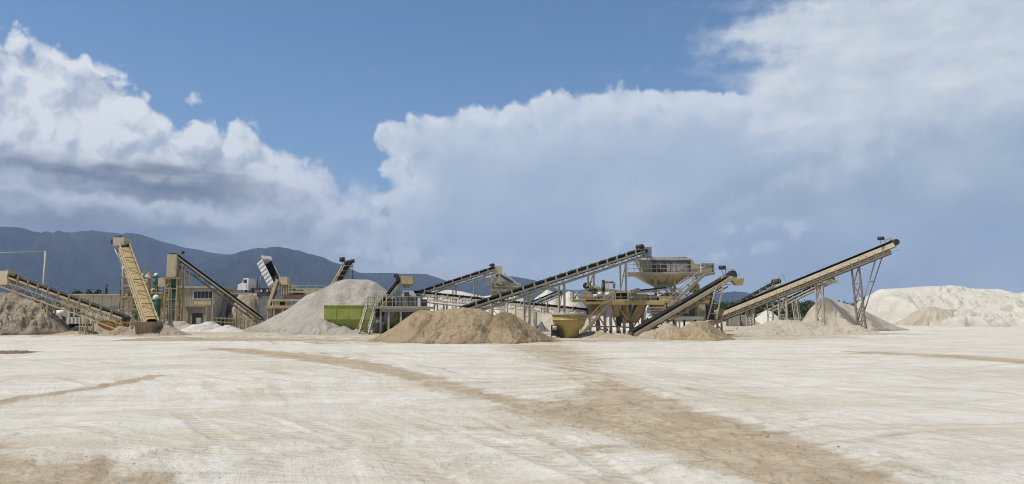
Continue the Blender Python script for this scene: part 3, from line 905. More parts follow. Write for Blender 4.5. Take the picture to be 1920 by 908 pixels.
heap('long white stockpile seen below the middle conveyors', white_sand,
     [(755, 616), (778, 575), (792, 554), (815, 545), (850, 544), (880, 550), (905, 556), (930, 553), (960, 551), (985, 562), (1008, 595), (1022, 616)], 142, 0.6, 51, res=150, lump=0.3)
heap('twin peaked white stockpile behind the yellow conical tank', white_sand,
     [(950, 616), (985, 585), (1004, 559), (1026, 543), (1040, 549), (1052, 556), (1066, 546), (1082, 553), (1098, 575), (1106, 598), (1118, 616)], 134, 0.6, 53, res=150, lump=0.25)
heap('tan sand cone in front of the conveyor beside the yellow plant', brown_sand,
     [(1232, 640), (1262, 624), (1290, 607), (1308, 601), (1324, 602.5), (1345, 616), (1368, 631), (1386, 640)], 69.5, 0.48, 61, res=200, lump=0.16, gully=0.2)
heap('grey sand cone below the pale conveyor head on the right', pale_sand,
     [(1484, 622), (1512, 598), (1533, 574), (1543, 556), (1552, 560), (1580, 568), (1600, 574), (1640, 592), (1680, 612), (1704, 622)], 112, 0.58, 68, res=210, lump=0.10, gully=0.12,
     damp_shade=[((1543, 556), (1612, 604), (112, 105), 1.6, 0.95)])  # shadow of the pale conveyor painted down the cone
heap('huge white stockpile along the right horizon', bank_white,
     [(1596, 611), (1620, 577), (1638, 551), (1650, 543), (1680, 541), (1700, 540), (1725, 538), (1745, 536.5), (1760, 538), (1778, 535), (1800, 537), (1812, 541), (1850, 542), (1875, 543), (1888, 547), (1906, 551), (1922, 548), (1960, 545), (2050, 540), (2200, 545), (2380, 612)], 188, 0.28, 71, res=340, lump=0.5, gully=0.46, coarse=0.7, benches=3.6)


pile('long low tan spoil strip in the yard before the gravel heap', tan_sand, [(330, 633.5, 68, 110, 0.3, 0.35), (450, 635, 67, 120, 0.3, 0.3), (570, 637, 66, 110, 0.3, 0.3)], 91, res=190, lump=0.07, rill=0.3, name='spoil_strip', soft=0.05)
pile('low tan spoil strip between the two brown sand heaps', tan_sand, [(1080, 638, 66, 90, 0.3, 0.35), (1180, 639.5, 65, 80, 0.3, 0.3)], 92, res=150, lump=0.06, rill=0.3, name='spoil_strip', soft=0.05)
pile('low pale spoil strip before the long right conveyor', pale_sand, [(1420, 634, 70, 90, 0.3, 0.35), (1520, 632, 74, 90, 0.3, 0.3)], 93, res=150, lump=0.06, rill=0.3, name='spoil_strip', soft=0.05)

# ------------------------------------------------------------------ builders for the plant
UP = Vector((0, 0, 1))
def put_shared(name, me, mat, root, pos):
    o = link(name, me, mat, root)
    o.location = Vector(pos) - root.location
    return o

class Conv:
    """Belt conveyor from foot to head (points of the belt line)."""
    def __init__(self, label, foot, head, w=0.9, depth=0.75, style='lattice', mat=None, step=1.45, group='belt conveyors of the plant',
                 cover=None, idlers=True, name='belt_conveyor', low_mat=None, posts=0.36, plate=0.2):
        mat = mat or lightsteel
        A, B = P(*foot), P(*head)
        self.A, self.B, self.w, self.depth, self.mat = A, B, w, depth, mat
        self.L = (B - A).length
        u = self.u = (B - A).normalized()
        s = self.s = u.cross(UP).normalized()
        if s.y > 0: s = self.s = -s                       # s points towards the viewer
        nn = s.cross(u)
        if nn.z < 0: nn = -nn
        self.n = nn
        root = self.root = empty(name, (A.x, A.y, 0), label, 'conveyor', group)
        # belt: trough carrying run and flat return run
        prof = [(-w / 2, 0.24), (-w * 0.24, 0.02), (w * 0.24, 0.02), (w / 2, 0.24), (w / 2 - 0.03, 0.27), (w * 0.22, 0.06), (-w * 0.22, 0.06), (-w / 2 + 0.03, 0.27)]
        MB().prism([A + s * a + nn * b for a, b in prof], u * self.L).build('belt', rubber, root)
        MB().bar(A - nn * 0.30, B - nn * 0.30, w * 0.9, 0.03, nn).build('return_belt', rubber, root)
        k = int(self.L / step)
        for side in (-1, 1):
            o = s * (side * (w / 2 + 0.07))
            mb = MB()
            mb.bar(A + o - nn * (0.02 + plate / 2), B + o - nn * (0.02 + plate / 2), 0.09, plate, nn)
            if style in ('lattice', 'truss'):
                mb.bar(A + o - nn * depth, B + o - nn * depth, 0.10, 0.12, nn)
                for i in range(k + 1):
                    p = A + u * (self.L * i / k)
                    mb.bar(p + o - nn * 0.12, p + o - nn * depth, 0.06, 0.06, u)
                    if i < k:
                        q = A + u * (self.L * (i + 1) / k)
                        a, b = (p, q) if i % 2 else (q, p)
                        mb.bar(a + o - nn * 0.12, b + o - nn * depth, 0.05, 0.05, nn)
            if style == 'truss':
                mb.bar(A + o - nn * depth * 0.5, B + o - nn * depth * 0.5, 0.06, 0.07, nn)
            if style == 'channel':
                mb.bar(A + o - nn * depth * 0.72, B + o - nn * depth * 0.72, 0.07, depth * 0.42, nn)
            mb.build('side_frame', mat, root)
        if style in ('lattice', 'truss', 'channel', 'slim'):
            me = MB().bar(-s * (w / 2), s * (w / 2), 0.07, 0.07, u).mesh('cross_member')
            for i in range(k + 1):
                put_shared('cross_member', me, low_mat or mat, root, A + u * (self.L * i / k) - nn * depth)
        if idlers:
            mb = MB()
            for side in (-1, 1):
                o = s * (side * (w / 2 + 0.12))
                mb.bar(o - nn * 0.22, o + nn * posts, 0.17, 0.07, u)
                mb.tube(s * (side * w * 0.24) - nn * 0.03, s * (side * w * 0.5) + nn * 0.16, 0.06, n=6)
            mb.tube(-s * w * 0.24 - nn * 0.03, s * w * 0.24 - nn * 0.03, 0.06, n=6)
            me = mb.mesh('idler')
            for i in range(1, k):
                put_shared('idler', me, mat, root, A + u * (self.L * i / k))
        if cover:
            mb = MB()
            L1 = 1.9
            pr = [(-w / 2 - 0.02, 0.26), (-w * 0.3, 0.44), (w * 0.3, 0.44), (w / 2 + 0.02, 0.26), (w / 2 - 0.01, 0.22), (w * 0.27, 0.40), (-w * 0.27, 0.40), (-w / 2 + 0.01, 0.22)]
            mb.prism([s * a + nn * b for a, b in pr], u * (L1 - 0.12))
            me = mb.mesh('belt_cover')
            for i in range(int((self.L - 1.5) / L1)):
                put_shared('belt_cover', me, cover, root, A + u * (1.0 + i * L1))
        MB().tube(B - s * (w / 2 + 0.04) - nn * 0.12, B + s * (w / 2 + 0.04) - nn * 0.12, 0.30, n=16).build('head_pulley', darksteel, root)
        MB().tube(A - s * (w / 2 + 0.04) - nn * 0.12, A + s * (w / 2 + 0.04) - nn * 0.12, 0.26, n=16).build('tail_pulley', darksteel, root)
    def at(self, t, side=0.0, up=0.0):
        return self.A + self.u * (self.L * t) + self.s * side + self.n * up
    def t_of(self, px, Y=None):
        """Parameter whose point shows in photo column px."""
        lo, hi = 0.0, 1.0
        f = lambda t: (lambda p: p.x / (p.y * CP + (p.z - EYE) * SP) * F_PX + 960)(self.at(t))
        sgn = 1 if f(1) > f(0) else -1
        for _ in range(40):
            mid = (lo + hi) / 2
            if (f(mid) - px) * sgn < 0: lo = mid
            else: hi = mid
        return (lo + hi) / 2
    def motor(self, t=0.965, up=0.75, side=0.2, r=0.30, mat=None):
        c = self.at(t, side, up)
        MB().tube(c - self.s * 0.45, c + self.s * 0.4, r, n=14).tube(c + self.s * 0.4, c + self.s * 0.55, r * 0.7, n=12).build('drive_motor', mat or darksteel, self.root)
        MB().bar(self.at(t, side, 0.0), c, 0.10, 0.5, self.u).bar(self.at(t + 0.015, side, up - r - 0.03), self.at(t - 0.015, side, up - r - 0.03), 0.7, 0.06, self.n).build('motor_bracket', self.mat, self.root)
    def box(self, t, ln, hgt, up, mat, name='head_chute', wide=0.3):
        """Hood at parameter t: length along the belt, bottom at up; upright like the photo's."""
        c = self.at(t, 0, up)
        h = Vector((self.u.x, self.u.y, 0)).normalized()
        w = self.w / 2 + wide
        a, b = h * (ln / 2), self.s * w
        lo = [c - a - b, c + a - b, c + a + b, c - a + b]
        MB().hexa(lo + [p + UP * hgt for p in lo]).build(name, mat, self.root)
    def trestle(self, t, gap=0.95, z0=0.0, splay=0.0, size=0.14, mat=None, panels=None, lean=0.0, low_z=None, width=None, xb=True):
        """Four posts under the frame with crossed bracing on both faces."""
        mat = mat or self.mat
        h = Vector((self.u.x, self.u.y, 0)).normalized()
        hl = math.hypot(self.u.x, self.u.y)
        w = (width or self.w) / 2 + 0.07
        for side in (-1, 1):
            ends = []
            for e in (-1, 1):
                top = self.at(t, side * w, -self.depth) + h * (e * gap / 2) + UP * (e * gap / 2 * self.u.z / hl)
                bot = Vector((top.x, top.y, z0)) + h * (e * splay + lean) + self.s * (side * splay * 0.5)
                ends.append((bot, top))
                MB().bar(bot, top, size, size, h).bar(bot + UP * 0.02, bot + UP * 0.06, size * 2.2, size * 2.2, h).build('leg', mat, self.root)
            (b0, t0), (b1, t1) = ends
            hgt = min(t0.z, t1.z) - z0
            k = panels or max(1, round(hgt / 1.9))
            mb = MB()
            for i in range(k):
                f, g_ = i / k, (i + 1) / k
                p0, q0 = b0.lerp(t0, f), b0.lerp(t0, g_)
                p1, q1 = b1.lerp(t1, f), b1.lerp(t1, g_)
                mb.bar(q0, q1, size * 0.5, size * 0.5, self.s)
                if xb:
                    mb.bar(p0, q1, size * 0.42, size * 0.42, self.s)
                    if i % 2 == 0 or k < 3: mb.bar(p1, q0, size * 0.42, size * 0.42, self.s)
            mb.build('bracing', mat, self.root)
    def pair(self, t, size=0.16, mat=None, z0=0.0, width=None, lean=0.0):
        """Two posts, one under each side of the frame, braced across."""
        mat = mat or self.mat
        w = (width or self.w) / 2 + 0.07
        h = Vector((self.u.x, self.u.y, 0)).normalized()
        e = []
        for side in (-1, 1):
            top = self.at(t, side * w, -self.depth)
            bot = Vector((top.x, top.y, z0)) + h * lean
            MB().bar(bot, top, size, size, h).bar(bot + UP * 0.02, bot + UP * 0.06, size * 2.2, size * 2.2, h).build('leg', mat, self.root)
            e.append((bot, top))
        (b0, t0), (b1, t1) = e
        k = max(1, round((t0.z - z0) / 2.2))
        for i in range(k):
            mb = MB()
            f, g_ = i / k, (i + 1) / k
            mb.bar(b0.lerp(t0, g_ * 0.98), b1.lerp(t1, g_ * 0.98), size * 0.5)
            mb.bar(b0.lerp(t0, f), b1.lerp(t1, g_ * 0.98), size * 0.4)
            mb.build('bracing', mat, self.root)
    def railing(self, t0, t1, up=1.0, side=1, mat=None, k=None):
        o = side * (self.w / 2 + 0.55)
        mb = MB()
        mb.bar(self.at(t0, o, up), self.at(t1, o, up), 0.05).bar(self.at(t0, o, up * 0.5), self.at(t1, o, up * 0.5), 0.04)
        k = k or max(2, int((t1 - t0) * self.L / 1.8))
        for i in range(k + 1):
            t = t0 + (t1 - t0) * i / k
            mb.bar(self.at(t, o, -0.15), self.at(t, o, up), 0.05)
        mb.bar(self.at(t0, o - side * 0.25, -0.18), self.at(t1, o - side * 0.25, -0.18), 0.6, 0.05, self.n)
        mb.build('walkway_railing', mat or self.mat, self.root)

def bx(mb, px0, py0, px1, py1, Y, depth):
    """Box whose front face shows at that photo rectangle when Y metres ahead."""
    a = P((px0 + px1) / 2, py1, Y); c = P((px0 + px1) / 2, py0, Y)
    xa = P(px0, (py0 + py1) / 2, Y).x; xb = P(px1, (py0 + py1) / 2, Y).x
    return mb.box(min(xa, xb), max(xa, xb), Y, Y + depth, min(a.z, c.z), max(a.z, c.z))
def part(root, name, mat, px0, py0, px1, py1, Y, depth):
    return bx(MB(), px0, py0, px1, py1, Y, depth).build(name, mat, root)
def sx(px, Y, py=560): return P(px, py, Y).x
def sz(py, Y): return P(960, py, Y).z

def frame_tower(root, x0, x1, y0, y1, z0, z1, mat, size=0.14, levels=3, xb=True, name='column'):
    """Four columns with beams and crossed braces at each level."""
    for x in (x0, x1):
        for y in (y0, y1):
            MB().box(x - size / 2, x + size / 2, y - size / 2, y + size / 2, z0, z1).build(name, mat, root)
    for y, nm in ((y0, 'bracing'), (y1, 'bracing')):
        mb = MB()
        for i in range(levels):
            a, b = z0 + (z1 - z0) * i / levels, z0 + (z1 - z0) * (i + 1) / levels
            mb.bar((x0, y, b - 0.06), (x1, y, b - 0.06), size * 0.7)
            if xb:
                mb.bar((x0, y, a), (x1, y, b - 0.1), size * 0.42)
                if i % 2: mb.bar((x1, y, a), (x0, y, b - 0.1), size * 0.42)
        mb.build(nm, mat, root)
    for x in (x0, x1):
        mb = MB()
        for i in range(levels):
            a, b = z0 + (z1 - z0) * i / levels, z0 + (z1 - z0) * (i + 1) / levels
            mb.bar((x, y0, b - 0.05), (x, y1, b - 0.05), size * 0.6)
            mb.bar((x, y0, a), (x, y1, b - 0.1), size * 0.4)
        mb.build('side_bracing', mat, root)

def deck(root, x0, x1, y0, y1, z, mat, rail=1.05, sides='fblr', t=0.14, gap=1.6, rmat=None):
    MB().box(x0, x1, y0, y1, z - t, z).build('deck', mat, root)
    runs = {'f': ((x0, y0), (x1, y0)), 'b': ((x0, y1), (x1, y1)), 'l': ((x0, y0), (x0, y1)), 'r': ((x1, y0), (x1, y1))}
    for s_ in sides:
        a, b = (Vector((*q, z)) for q in runs[s_])
        d = (b - a)
        k = max(1, int(d.length / gap))
        i_ = d.normalized().cross(UP) * 0.0
        mb = MB()
        for h in (rail, rail * 0.52):
            mb.bar(a + UP * h, b + UP * h, 0.055)
        for i in range(k + 1):
            p = a.lerp(b, i / k)
            mb.bar(p, p + UP * rail, 0.055)
        mb.bar(a + UP * 0.06, b + UP * 0.06, 0.03, 0.12)
        mb.build('handrail', rmat or mat, root)

def stairs(root, lo, hi, across, mat, n=9, rail=1.0, tmat=None, sz_=0.09):
    lo, hi, across = Vector(lo), Vector(hi), Vector(across)
    for k in (0, 1):
        o = across * k
        MB().bar(lo + o, hi + o, sz_, 0.28).build('stringer', mat, root)
        mb = MB()
        mb.bar(lo + o + UP * rail, hi + o + UP * rail, 0.055).bar(lo + o + UP * rail * 0.55, hi + o + UP * rail * 0.55, 0.045)
        for i in range(4):
            p = lo.lerp(hi, i / 3) + o
            mb.bar(p, p + UP * rail, 0.055)
        mb.build('stair_handrail', mat, root)
    run = hi - lo
    f = Vector((run.x, run.y, 0))
    f = f.normalized() if f.length > 1e-3 else Vector((0, 1, 0))
    mb = MB()
    c0 = across.normalized() * 0.05
    a = -f * 0.13
    b = f * 0.13
    mb.hexa([a + c0, across - c0 + a, across - c0 + b, b + c0, a + c0 + UP * 0.05, across - c0 + a + UP * 0.05, across - c0 + b + UP * 0.05, b + c0 + UP * 0.05])
    me = mb.mesh('tread')
    for i in range(n):
        put_shared('tread', me, tmat or mat, root, lo.lerp(hi, (i + 0.6) / n))

# ================================================================== conveyors
# leftmost conveyor, dropping rubble at the left edge
c = Conv('cream lattice conveyor sloping down from the left edge over the rubble heap', (236, 596, 87), (-14, 506, 92), w=1.0, depth=1.45, style='truss', mat=tan, step=1.5, posts=0.5)
c.box(0.90, 3.0, 1.7, -1.35, cream, 'head_hood', 0.12)
c.trestle(c.t_of(98), gap=0.9, size=0.16, mat=tan)
c.trestle(c.t_of(170), gap=0.8, size=0.12, mat=tan)
mb = MB(); q = c.at(0.985, 0.0, 0.3)
mb.path([c.at(0.93, 0.5, 0.7), c.at(0.96, 0.5, 1.0), c.at(0.99, 0.5, 0.9), c.at(1.01, 0.5, 0.3)], 0.07).build('head_guard', cream, c.root)

# tall leaning covered conveyor
c = Conv('tall steep tan covered conveyor rising above the left plant', (287, 612, 84), (231, 458, 103), w=1.15, depth=0.8, style='lattice', mat=tan, cover=covertan, idlers=False, plate=0.34)
for i in range(13):
    MB().bar(c.at(0.06 + i * 0.07, -0.6, 0.47), c.at(0.06 + (i + (i % 2) * 0.6) * 0.07, 0.6, 0.47), 0.07, 0.06, c.n).build('cover_strap', ruststeel, c.root)
for side in (-0.62, 0.62):
    MB().bar(c.at(0.02, side, 0.36), c.at(0.97, side, 0.36), 0.09, 0.26, c.n).build('side_guard', tan, c.root)
h = P(231, 455, 103)
MB().box(h.x - 0.75, h.x + 0.75, h.y - 1.3, h.y + 0.9, sz(462, 103), sz(447, 103)).build('head_hood', cream, c.root)
MB().tube((h.x - 1.15, h.y - 0.6, sz(453, 103)), (h.x - 0.75, h.y - 0.6, sz(453, 103)), 0.5, n=16).build('drive_drum', darksteel, c.root); mb = MB(); mb.tube((h.x - 0.95, h.y - 0.2, sz(446, 103)), (h.x - 0.2, h.y - 0.2, sz(446, 103)), 0.28, n=14); mb.build('drive_motor', darksteel, c.root)
MB().bar((h.x - 1.05, h.y - 0.9, sz(448, 103)), (h.x - 1.05, h.y + 0.4, sz(448, 103)), 0.1).bar((h.x - 1.05, h.y - 0.5, sz(460, 103)), (h.x - 1.05, h.y - 0.5, sz(447, 103)), 0.1).build('motor_bracket', ruststeel, c.root)
MB().path([(h.x - 0.9, h.y - 0.8, sz(462, 103)), (sx(226, 102), 102, sz(500, 102)), (sx(229, 101), 101, sz(560, 101))], 0.055).build('drop_pipe', white, c.root)
mb = MB(); x0, x1, z0, z1 = sx(257, 83), sx(290, 83), 0.0, sz(604, 83)
mb.frustum((x0 + 0.1, x1 - 0.1, 83, 85.0, z0), (x0 - 0.1, x1 + 0.1, 82.7, 85.2, z1)); mb.build('loading_boot', ruststeel, c.root)

# support tower of the leaning conveyor
t = empty('support_tower', (sx(246, 98), 98, 0), 'tan lattice support tower with platforms beside the leaning conveyor', 'tower')
X0, X1 = sx(231, 97), sx(262, 97)
frame_tower(t, X0, X1, 97, 99.6, 0, sz(505, 97), tan, size=0.17, levels=6)
for pyy in (520, 536, 557, 580):
    deck(t, X0 - 0.25, X1 + 0.25, 96.7, 99.9, sz(pyy, 97), tan, rail=0.95, sides='fl', gap=1.0)
MB().box(X0 + 0.3, X0 + 1.2, 97.5, 98.6, sz(557, 97), sz(547, 97)).build('control_cabinet', greysteel, t)
MB().box(X0 + 1.35, X1 - 0.1, 97.3, 98.8, sz(580, 97), sz(565, 97)).build('gearbox', ruststeel, t)

# steep conveyor ending in the tall chute
c = Conv('conveyor falling right from the tall chute over the control building', (489, 597, 119), (328, 478, 112), w=0.9, depth=0.85, style='slim', mat=cream, low_mat=darksteel, idlers=False, plate=0.26)
for side in (-0.45, 0.45):
    mb = MB().bar(c.at(0.02, side, -0.85), c.at(0.98, side, -0.85), 0.08, 0.12, c.n)
    for i in range(16):
        mb.bar(c.at((i + 0.3) / 16.5, side, -0.2), c.at((i + 0.3 + (i % 2) * 0.9 - 0.0) / 16.5, side, -0.85), 0.08)
    mb.build('lower_truss', ruststeel, c.root)
for pxx in (357, 343, 456):
    c.trestle(c.t_of(pxx), gap=0.7, size=0.13, mat=cream, z0=0.0 if pxx > 400 else sz(536, 114))
c.motor(0.96, 0.9, 0.2, 0.22)

# conveyor behind the gravel heap
c = Conv('short steep conveyor poking up behind the grey gravel heap', (612, 560, 122), (652, 491, 113), w=1.1, depth=0.7, style='lattice', mat=lightsteel, cover=ruststeel, idlers=False, plate=0.3)
h = c.B
MB().tube(h + Vector((-1.2, 0, 0.35)), h + Vector((-0.5, 0, 0.35)), 0.36, n=14).build('gearbox', darksteel, c.root); mb = MB().tube(h + Vector((0.45, 0, 0.1)), h + Vector((1.0, 0, 0.1)), 0.3, n=14); mb.build('drive_motor', darksteel, c.root)
MB().bar(h + Vector((-0.9, 0, 0.05)), h + Vector((0.9, 0, 0.15)), 0.3, 0.18).build('head_beam', darksteel, c.root)
MB().bar(h + Vector((0.75, 0.3, -0.2)), h + Vector((0.7, 0.3, -2.6)), 0.08).build('hanging_pipe', darksteel, c.root)
c.trestle(0.6, gap=0.8, size=0.14)

# small conveyor over the washing unit, left of it
c = Conv('narrow inclined conveyor with tan head box by the metal stairs', (708, 579, 90.5), (752, 523, 92.5), w=0.5, depth=0.4, style='channel', mat=cream, idlers=False, plate=0.22)
part(c.root, 'head_box', tan, 751, 518, 774, 533, 91.6, 1.4)
bx(bx(MB(), 753, 533, 771, 536, 91.8, 1.0), 755, 536, 766, 540, 91.9, 0.8).build('discharge_spout', ruststeel, c.root)
mb = MB(); q = P(745, 518, 91.8); mb.tube(q + Vector((-0.1, -0.4, 0)), q + Vector((-0.1, 0.5, 0)), 0.3, n=14).build('gearbox', darksteel, c.root); mb = MB().tube(q + Vector((0.1, -0.3, -0.45)), q + Vector((0.1, 0.3, -0.45)), 0.22, n=12); mb.build('drive_motor', darksteel, c.root)
c.trestle(0.72, gap=0.5, size=0.1, mat=lightsteel)

# conveyor rising to the middle screen tower
c = Conv('dark belted conveyor rising to the cream screen tower in the middle', (776, 552, 96), (928, 503, 102), w=0.85, depth=0.62, style='lattice', mat=lightsteel, step=1.3)
for pxx in (815, 850, 890):
    c.pair(c.t_of(pxx), size=0.13)
c.motor(0.97, 0.55, 0.1, 0.2)
part(c.root, 'head_hood', cream, 927, 499, 941, 514, 101.4, 1.5)

# long level conveyor
c = Conv('long nearly level conveyor running behind the brown sand heap to the yellow plant', (778, 549, 93), (1102, 583, 85), w=0.8, depth=0.72, style='lattice', mat=lightsteel, step=1.55)
for pxx in (836, 922, 1004):
    c.pair(c.t_of(pxx), size=0.16)
MB().tube(c.at(0.0, 0.7, -0.95), c.at(0.45, 0.7, -1.0), 0.13).build('water_pipe', lightsteel, c.root)

# the long conveyor to the upper screen
c = Conv('long dark belted conveyor climbing from the brown sand heap to the upper screen', (866, 580, 71), (1204, 470, 82.5), w=0.85, depth=0.68, style='lattice', mat=lightsteel, step=1.35, plate=0.17)
c.pair(c.t_of(985), size=0.17, mat=lightsteel)
c.pair(c.t_of(1050), size=0.17, mat=lightsteel)
c.pair(c.t_of(1105), size=0.16, mat=lightsteel, z0=sz(537, 79))
c.pair(c.t_of(1165), size=0.17, mat=lightsteel, z0=sz(547, 81))
c.motor(0.985, 0.5, 0.2, 0.26, darksteel)
part(c.root, 'head_hood', greysteel, 1207, 463, 1222, 481, 81.9, 1.3)
part(c.root, 'hood_door', darksteel, 1210, 467, 1215, 474, 81.84, 0.05)

# conveyor in front of the yellow plant
c = Conv('conveyor climbing right in front of the yellow plant with ochre head chute', (1183, 626, 75), (1372, 515, 80), w=0.85, depth=0.85, style='slim', mat=cream, low_mat=darksteel, idlers=False, plate=0.36)
for side in (-0.45, 0.45):
    mb = MB().bar(c.at(0.03, side, -0.78), c.at(0.9, side, -0.78), 0.08, 0.14, c.n)
    for i in range(14):
        mb.bar(c.at((i + 0.5) / 15.5, side, -0.3), c.at((i + 0.5 + (i % 2) * 0.9) / 15.5, side, -0.78), 0.07)
    mb.build('lower_truss', ruststeel, c.root)
h = c.B
mb = MB(); mb.tube(h + Vector((0.0, -0.6, 0.05)), h + Vector((0.0, 0.5, 0.05)), 0.38, n=18); mb.build('drive_drum', darksteel, c.root)
MB().frustum((h.x + 0.35, h.x + 1.0, h.y - 0.55, h.y + 0.5, h.z - 1.15), (h.x - 0.3, h.x + 1.15, h.y - 0.6, h.y + 0.55, h.z - 0.45)).build('discharge_chute', ochre, c.root)
bx(MB(), 1354, 517, 1376, 527, 79.4, 1.0).build('head_hood', tan, c.root)
q = P(1354, 501, 79.5)
MB().tube(q + Vector((-0.34, 0, -0.05)), q + Vector((0.34, 0, -0.05)), 0.22, n=14).build('drive_motor', darksteel, c.root)
mb = MB()
mb.bar(P(1350, 505, 79.5), P(1377, 505, 79.5), 0.07).bar(P(1352, 505, 79.5), P(1360, 522, 79.5), 0.07).bar(P(1361, 505, 79.5), P(1359, 524, 79.5), 0.07).bar(P(1374, 506, 79.5), P(1376, 516, 79.5), 0.06).bar(P(1386, 511, 79.5), P(1386, 519, 79.5), 0.06)
mb.build('motor_frame', lightsteel, c.root)
for (a, b_) in (((1343, 536), (1327, 598)), ((1357, 531), (1343, 598))):
    for dy in (-0.5, 0.5):
        MB().bar(P(*a, 78.8 + dy), P(*b_, 78.8 + dy), 0.13).build('leg', lightsteel, c.root)
mb = MB()
for k_ in (0.25, 0.55, 0.85):
    mb.bar(P(1343, 536, 78.3).lerp(P(1327, 598, 78.3), k_), P(1357, 531, 78.3).lerp(P(1343, 598, 78.3), k_), 0.06)
mb.build('bracing', lightsteel, c.root)

# dark conveyor behind
c = Conv('dark conveyor with light brackets behind the long right conveyor', (1334, 598, 108), (1456, 530, 113), w=0.95, depth=0.7, style='lattice', mat=lightsteel, step=1.25)
MB().tube(c.at(1.0, 0.6, 0.1), c.at(1.0, -0.6, 0.1), 0.45, n=16).build('drive_drum', darksteel, c.root)
c.pair(c.t_of(1400), size=0.14)
c.pair(c.t_of(1440), size=0.14)
c.railing(0.9, 1.06, 0.9, 1, lightsteel)

# pale conveyor with yellowish head
c = Conv('thin pale conveyor with yellowish head frame behind the long right conveyor', (1420, 590, 122), (1560, 522, 115), w=0.8, depth=0.6, style='lattice', mat=lightsteel, step=1.6)
c.trestle(c.t_of(1487), gap=0.7, size=0.12, lean=0.5)
h = c.B
MB().hexa([P(1526, 536, 114.4), P(1548, 531, 114.4), P(1548, 531, 115.8), P(1526, 536, 115.8), P(1526, 520, 114.4), P(1550, 518, 114.4), P(1550, 518, 115.8), P(1526, 520, 115.8)]).build('head_hood', cream, c.root)
MB().hexa([P(1548, 534, 114.5), P(1572, 529, 114.5), P(1572, 529, 115.6), P(1548, 534, 115.6), P(1548, 522, 114.5), P(1568, 525, 114.5), P(1568, 525, 115.6), P(1548, 522, 115.6)]).build('head_frame', tan, c.root)
MB().tube(P(1550, 517, 114.4), P(1550, 517, 115.8), 0.42, n=14).build('drive_drum', darksteel, c.root)
mb = MB()
for a, b_ in (((1540, 519), (1542, 511)), ((1562, 524), (1563, 515)), ((1570, 526), (1572, 514)), ((1542, 512), (1563, 516)), ((1560, 530), (1574, 531))):
    mb.bar(P(*a, 114.6), P(*b_, 114.6), 0.07)
mb.build('handrail', lightsteel, c.root)

# the longest conveyor at the right
c = Conv('longest conveyor rising to the right on tall rusty trestles', (1318, 600, 101), (1676, 455, 88), w=1.0, depth=1.0, style='slim', mat=cream, low_mat=ruststeel, idlers=False, plate=0.52)
for side in (-0.52, 0.52):
    MB().bar(c.at(0.0, side, -1.02), c.at(0.97, side, -1.02), 0.10, 0.2, c.n).bar(c.at(0.0, side * 0.98, -0.7), c.at(0.97, side * 0.98, -0.7), 0.05, 0.26, c.n).build('lower_chord', weathered, c.root)
me = MB().bar(-c.n * 0.35, -c.n * 1.02, 0.10, 0.12, c.u).mesh('web_plate')
for i in range(1, 26):
    put_shared('web_plate', me, ruststeel, c.root, c.at(i / 26.5, 0.575, 0))
c.trestle(c.t_of(1401), gap=0.85, size=0.17, mat=lightsteel, width=0.3)
c.trestle(c.t_of(1461), gap=0.95, size=0.16, mat=lightsteel, width=0.3)
c.trestle(c.t_of(1529), gap=0.75, size=0.19, mat=lightsteel, splay=0.05, width=0.3)
c.trestle(c.t_of(1597), gap=0.82, size=0.18, mat=weathered, splay=0.03, width=0.15, lean=0.45)
for side in (0.0,):
    for (a, b_) in (((1646, 472), (1609, 600)), ((1659, 467), (1614, 604))):
        pa, pb = P(*a, 89.2), P(*b_, 90.6)
        MB().bar(pa + Vector((0, side, 0)), pb + Vector((0, side, 0)), 0.13).build('raking_brace', greysteel, c.root)
for k_ in (0.12, 0.44, 0.86):
    pa = P(1646, 472, 89.2).lerp(P(1609, 600, 90.6), k_); pb = P(1659, 467, 89.2).lerp(P(1614, 604, 90.6), k_)
    MB().bar(pa, pb, 0.10).build('brace_rung', greysteel, c.root)
h = c.B
MB().tube(h + Vector((0, -0.65, 0.0)), h + Vector((0, 0.6, 0.0)), 0.36, n=18).build('drive_drum', darksteel, c.root)
q = P(1652, 446, 88)
MB().tube(q + Vector((-0.35, 0, -0.08)), q + Vector((0.3, 0, -0.08)), 0.22, n=14).build('drive_motor', darksteel, c.root)
mb = MB()
mb.bar(P(1648, 449, 88), P(1672, 448, 88), 0.07).bar(P(1650, 449, 88), P(1652, 460, 88), 0.06).bar(P(1660, 449, 88), P(1659, 458, 88), 0.06).bar(P(1670, 446, 88), P(1672, 456, 88), 0.06).bar(P(1664, 450, 88), P(1671, 446, 88), 0.05)
mb.build('motor_frame', lightsteel, c.root)

# conveyor seen far behind the middle, low
c = Conv('low grey conveyor resting on the pointed white stockpile', (985, 574, 128), (1048, 548, 124), w=0.9, depth=0.6, style='lattice', mat=greysteel, step=1.6)
c.trestle(0.55, gap=0.6, size=0.13)

# ================================================================== left plant
t = empty('warehouse', (sx(190, 140), 140, 0), 'long low beige warehouse behind the leftmost conveyor', 'building')
xa, xb, zt = sx(114, 140), sx(318, 140), sz(554, 140)
MB().box(xa, xb, 140, 160, 0, zt).build('wall', wallpaint, t)
MB().prism([(xa - 0.4, 139.4, zt), (xa - 0.4, 150, zt + 0.02), (xa - 0.4, 160.6, zt), (xa - 0.4, 160.6, zt + 0.22), (xa - 0.4, 150, zt + 0.28), (xa - 0.4, 139.4, zt + 0.24)], (xb - xa + 0.8, 0, 0)).build('roof', lightsteel, t)
for i in range(12):
    x = xa + 1.0 + i * (xb - xa - 2) / 11
    MB().box(x - 0.12, x + 0.12, 139.9, 140.0, 0, zt).build('pilaster', wallpaint, t)
part(t, 'doorway', darksteel, 131, 577, 149, 612, 139.93, 0.05)
part(t, 'roller_door', greysteel, 205, 575, 221, 612, 139.93, 0.05)
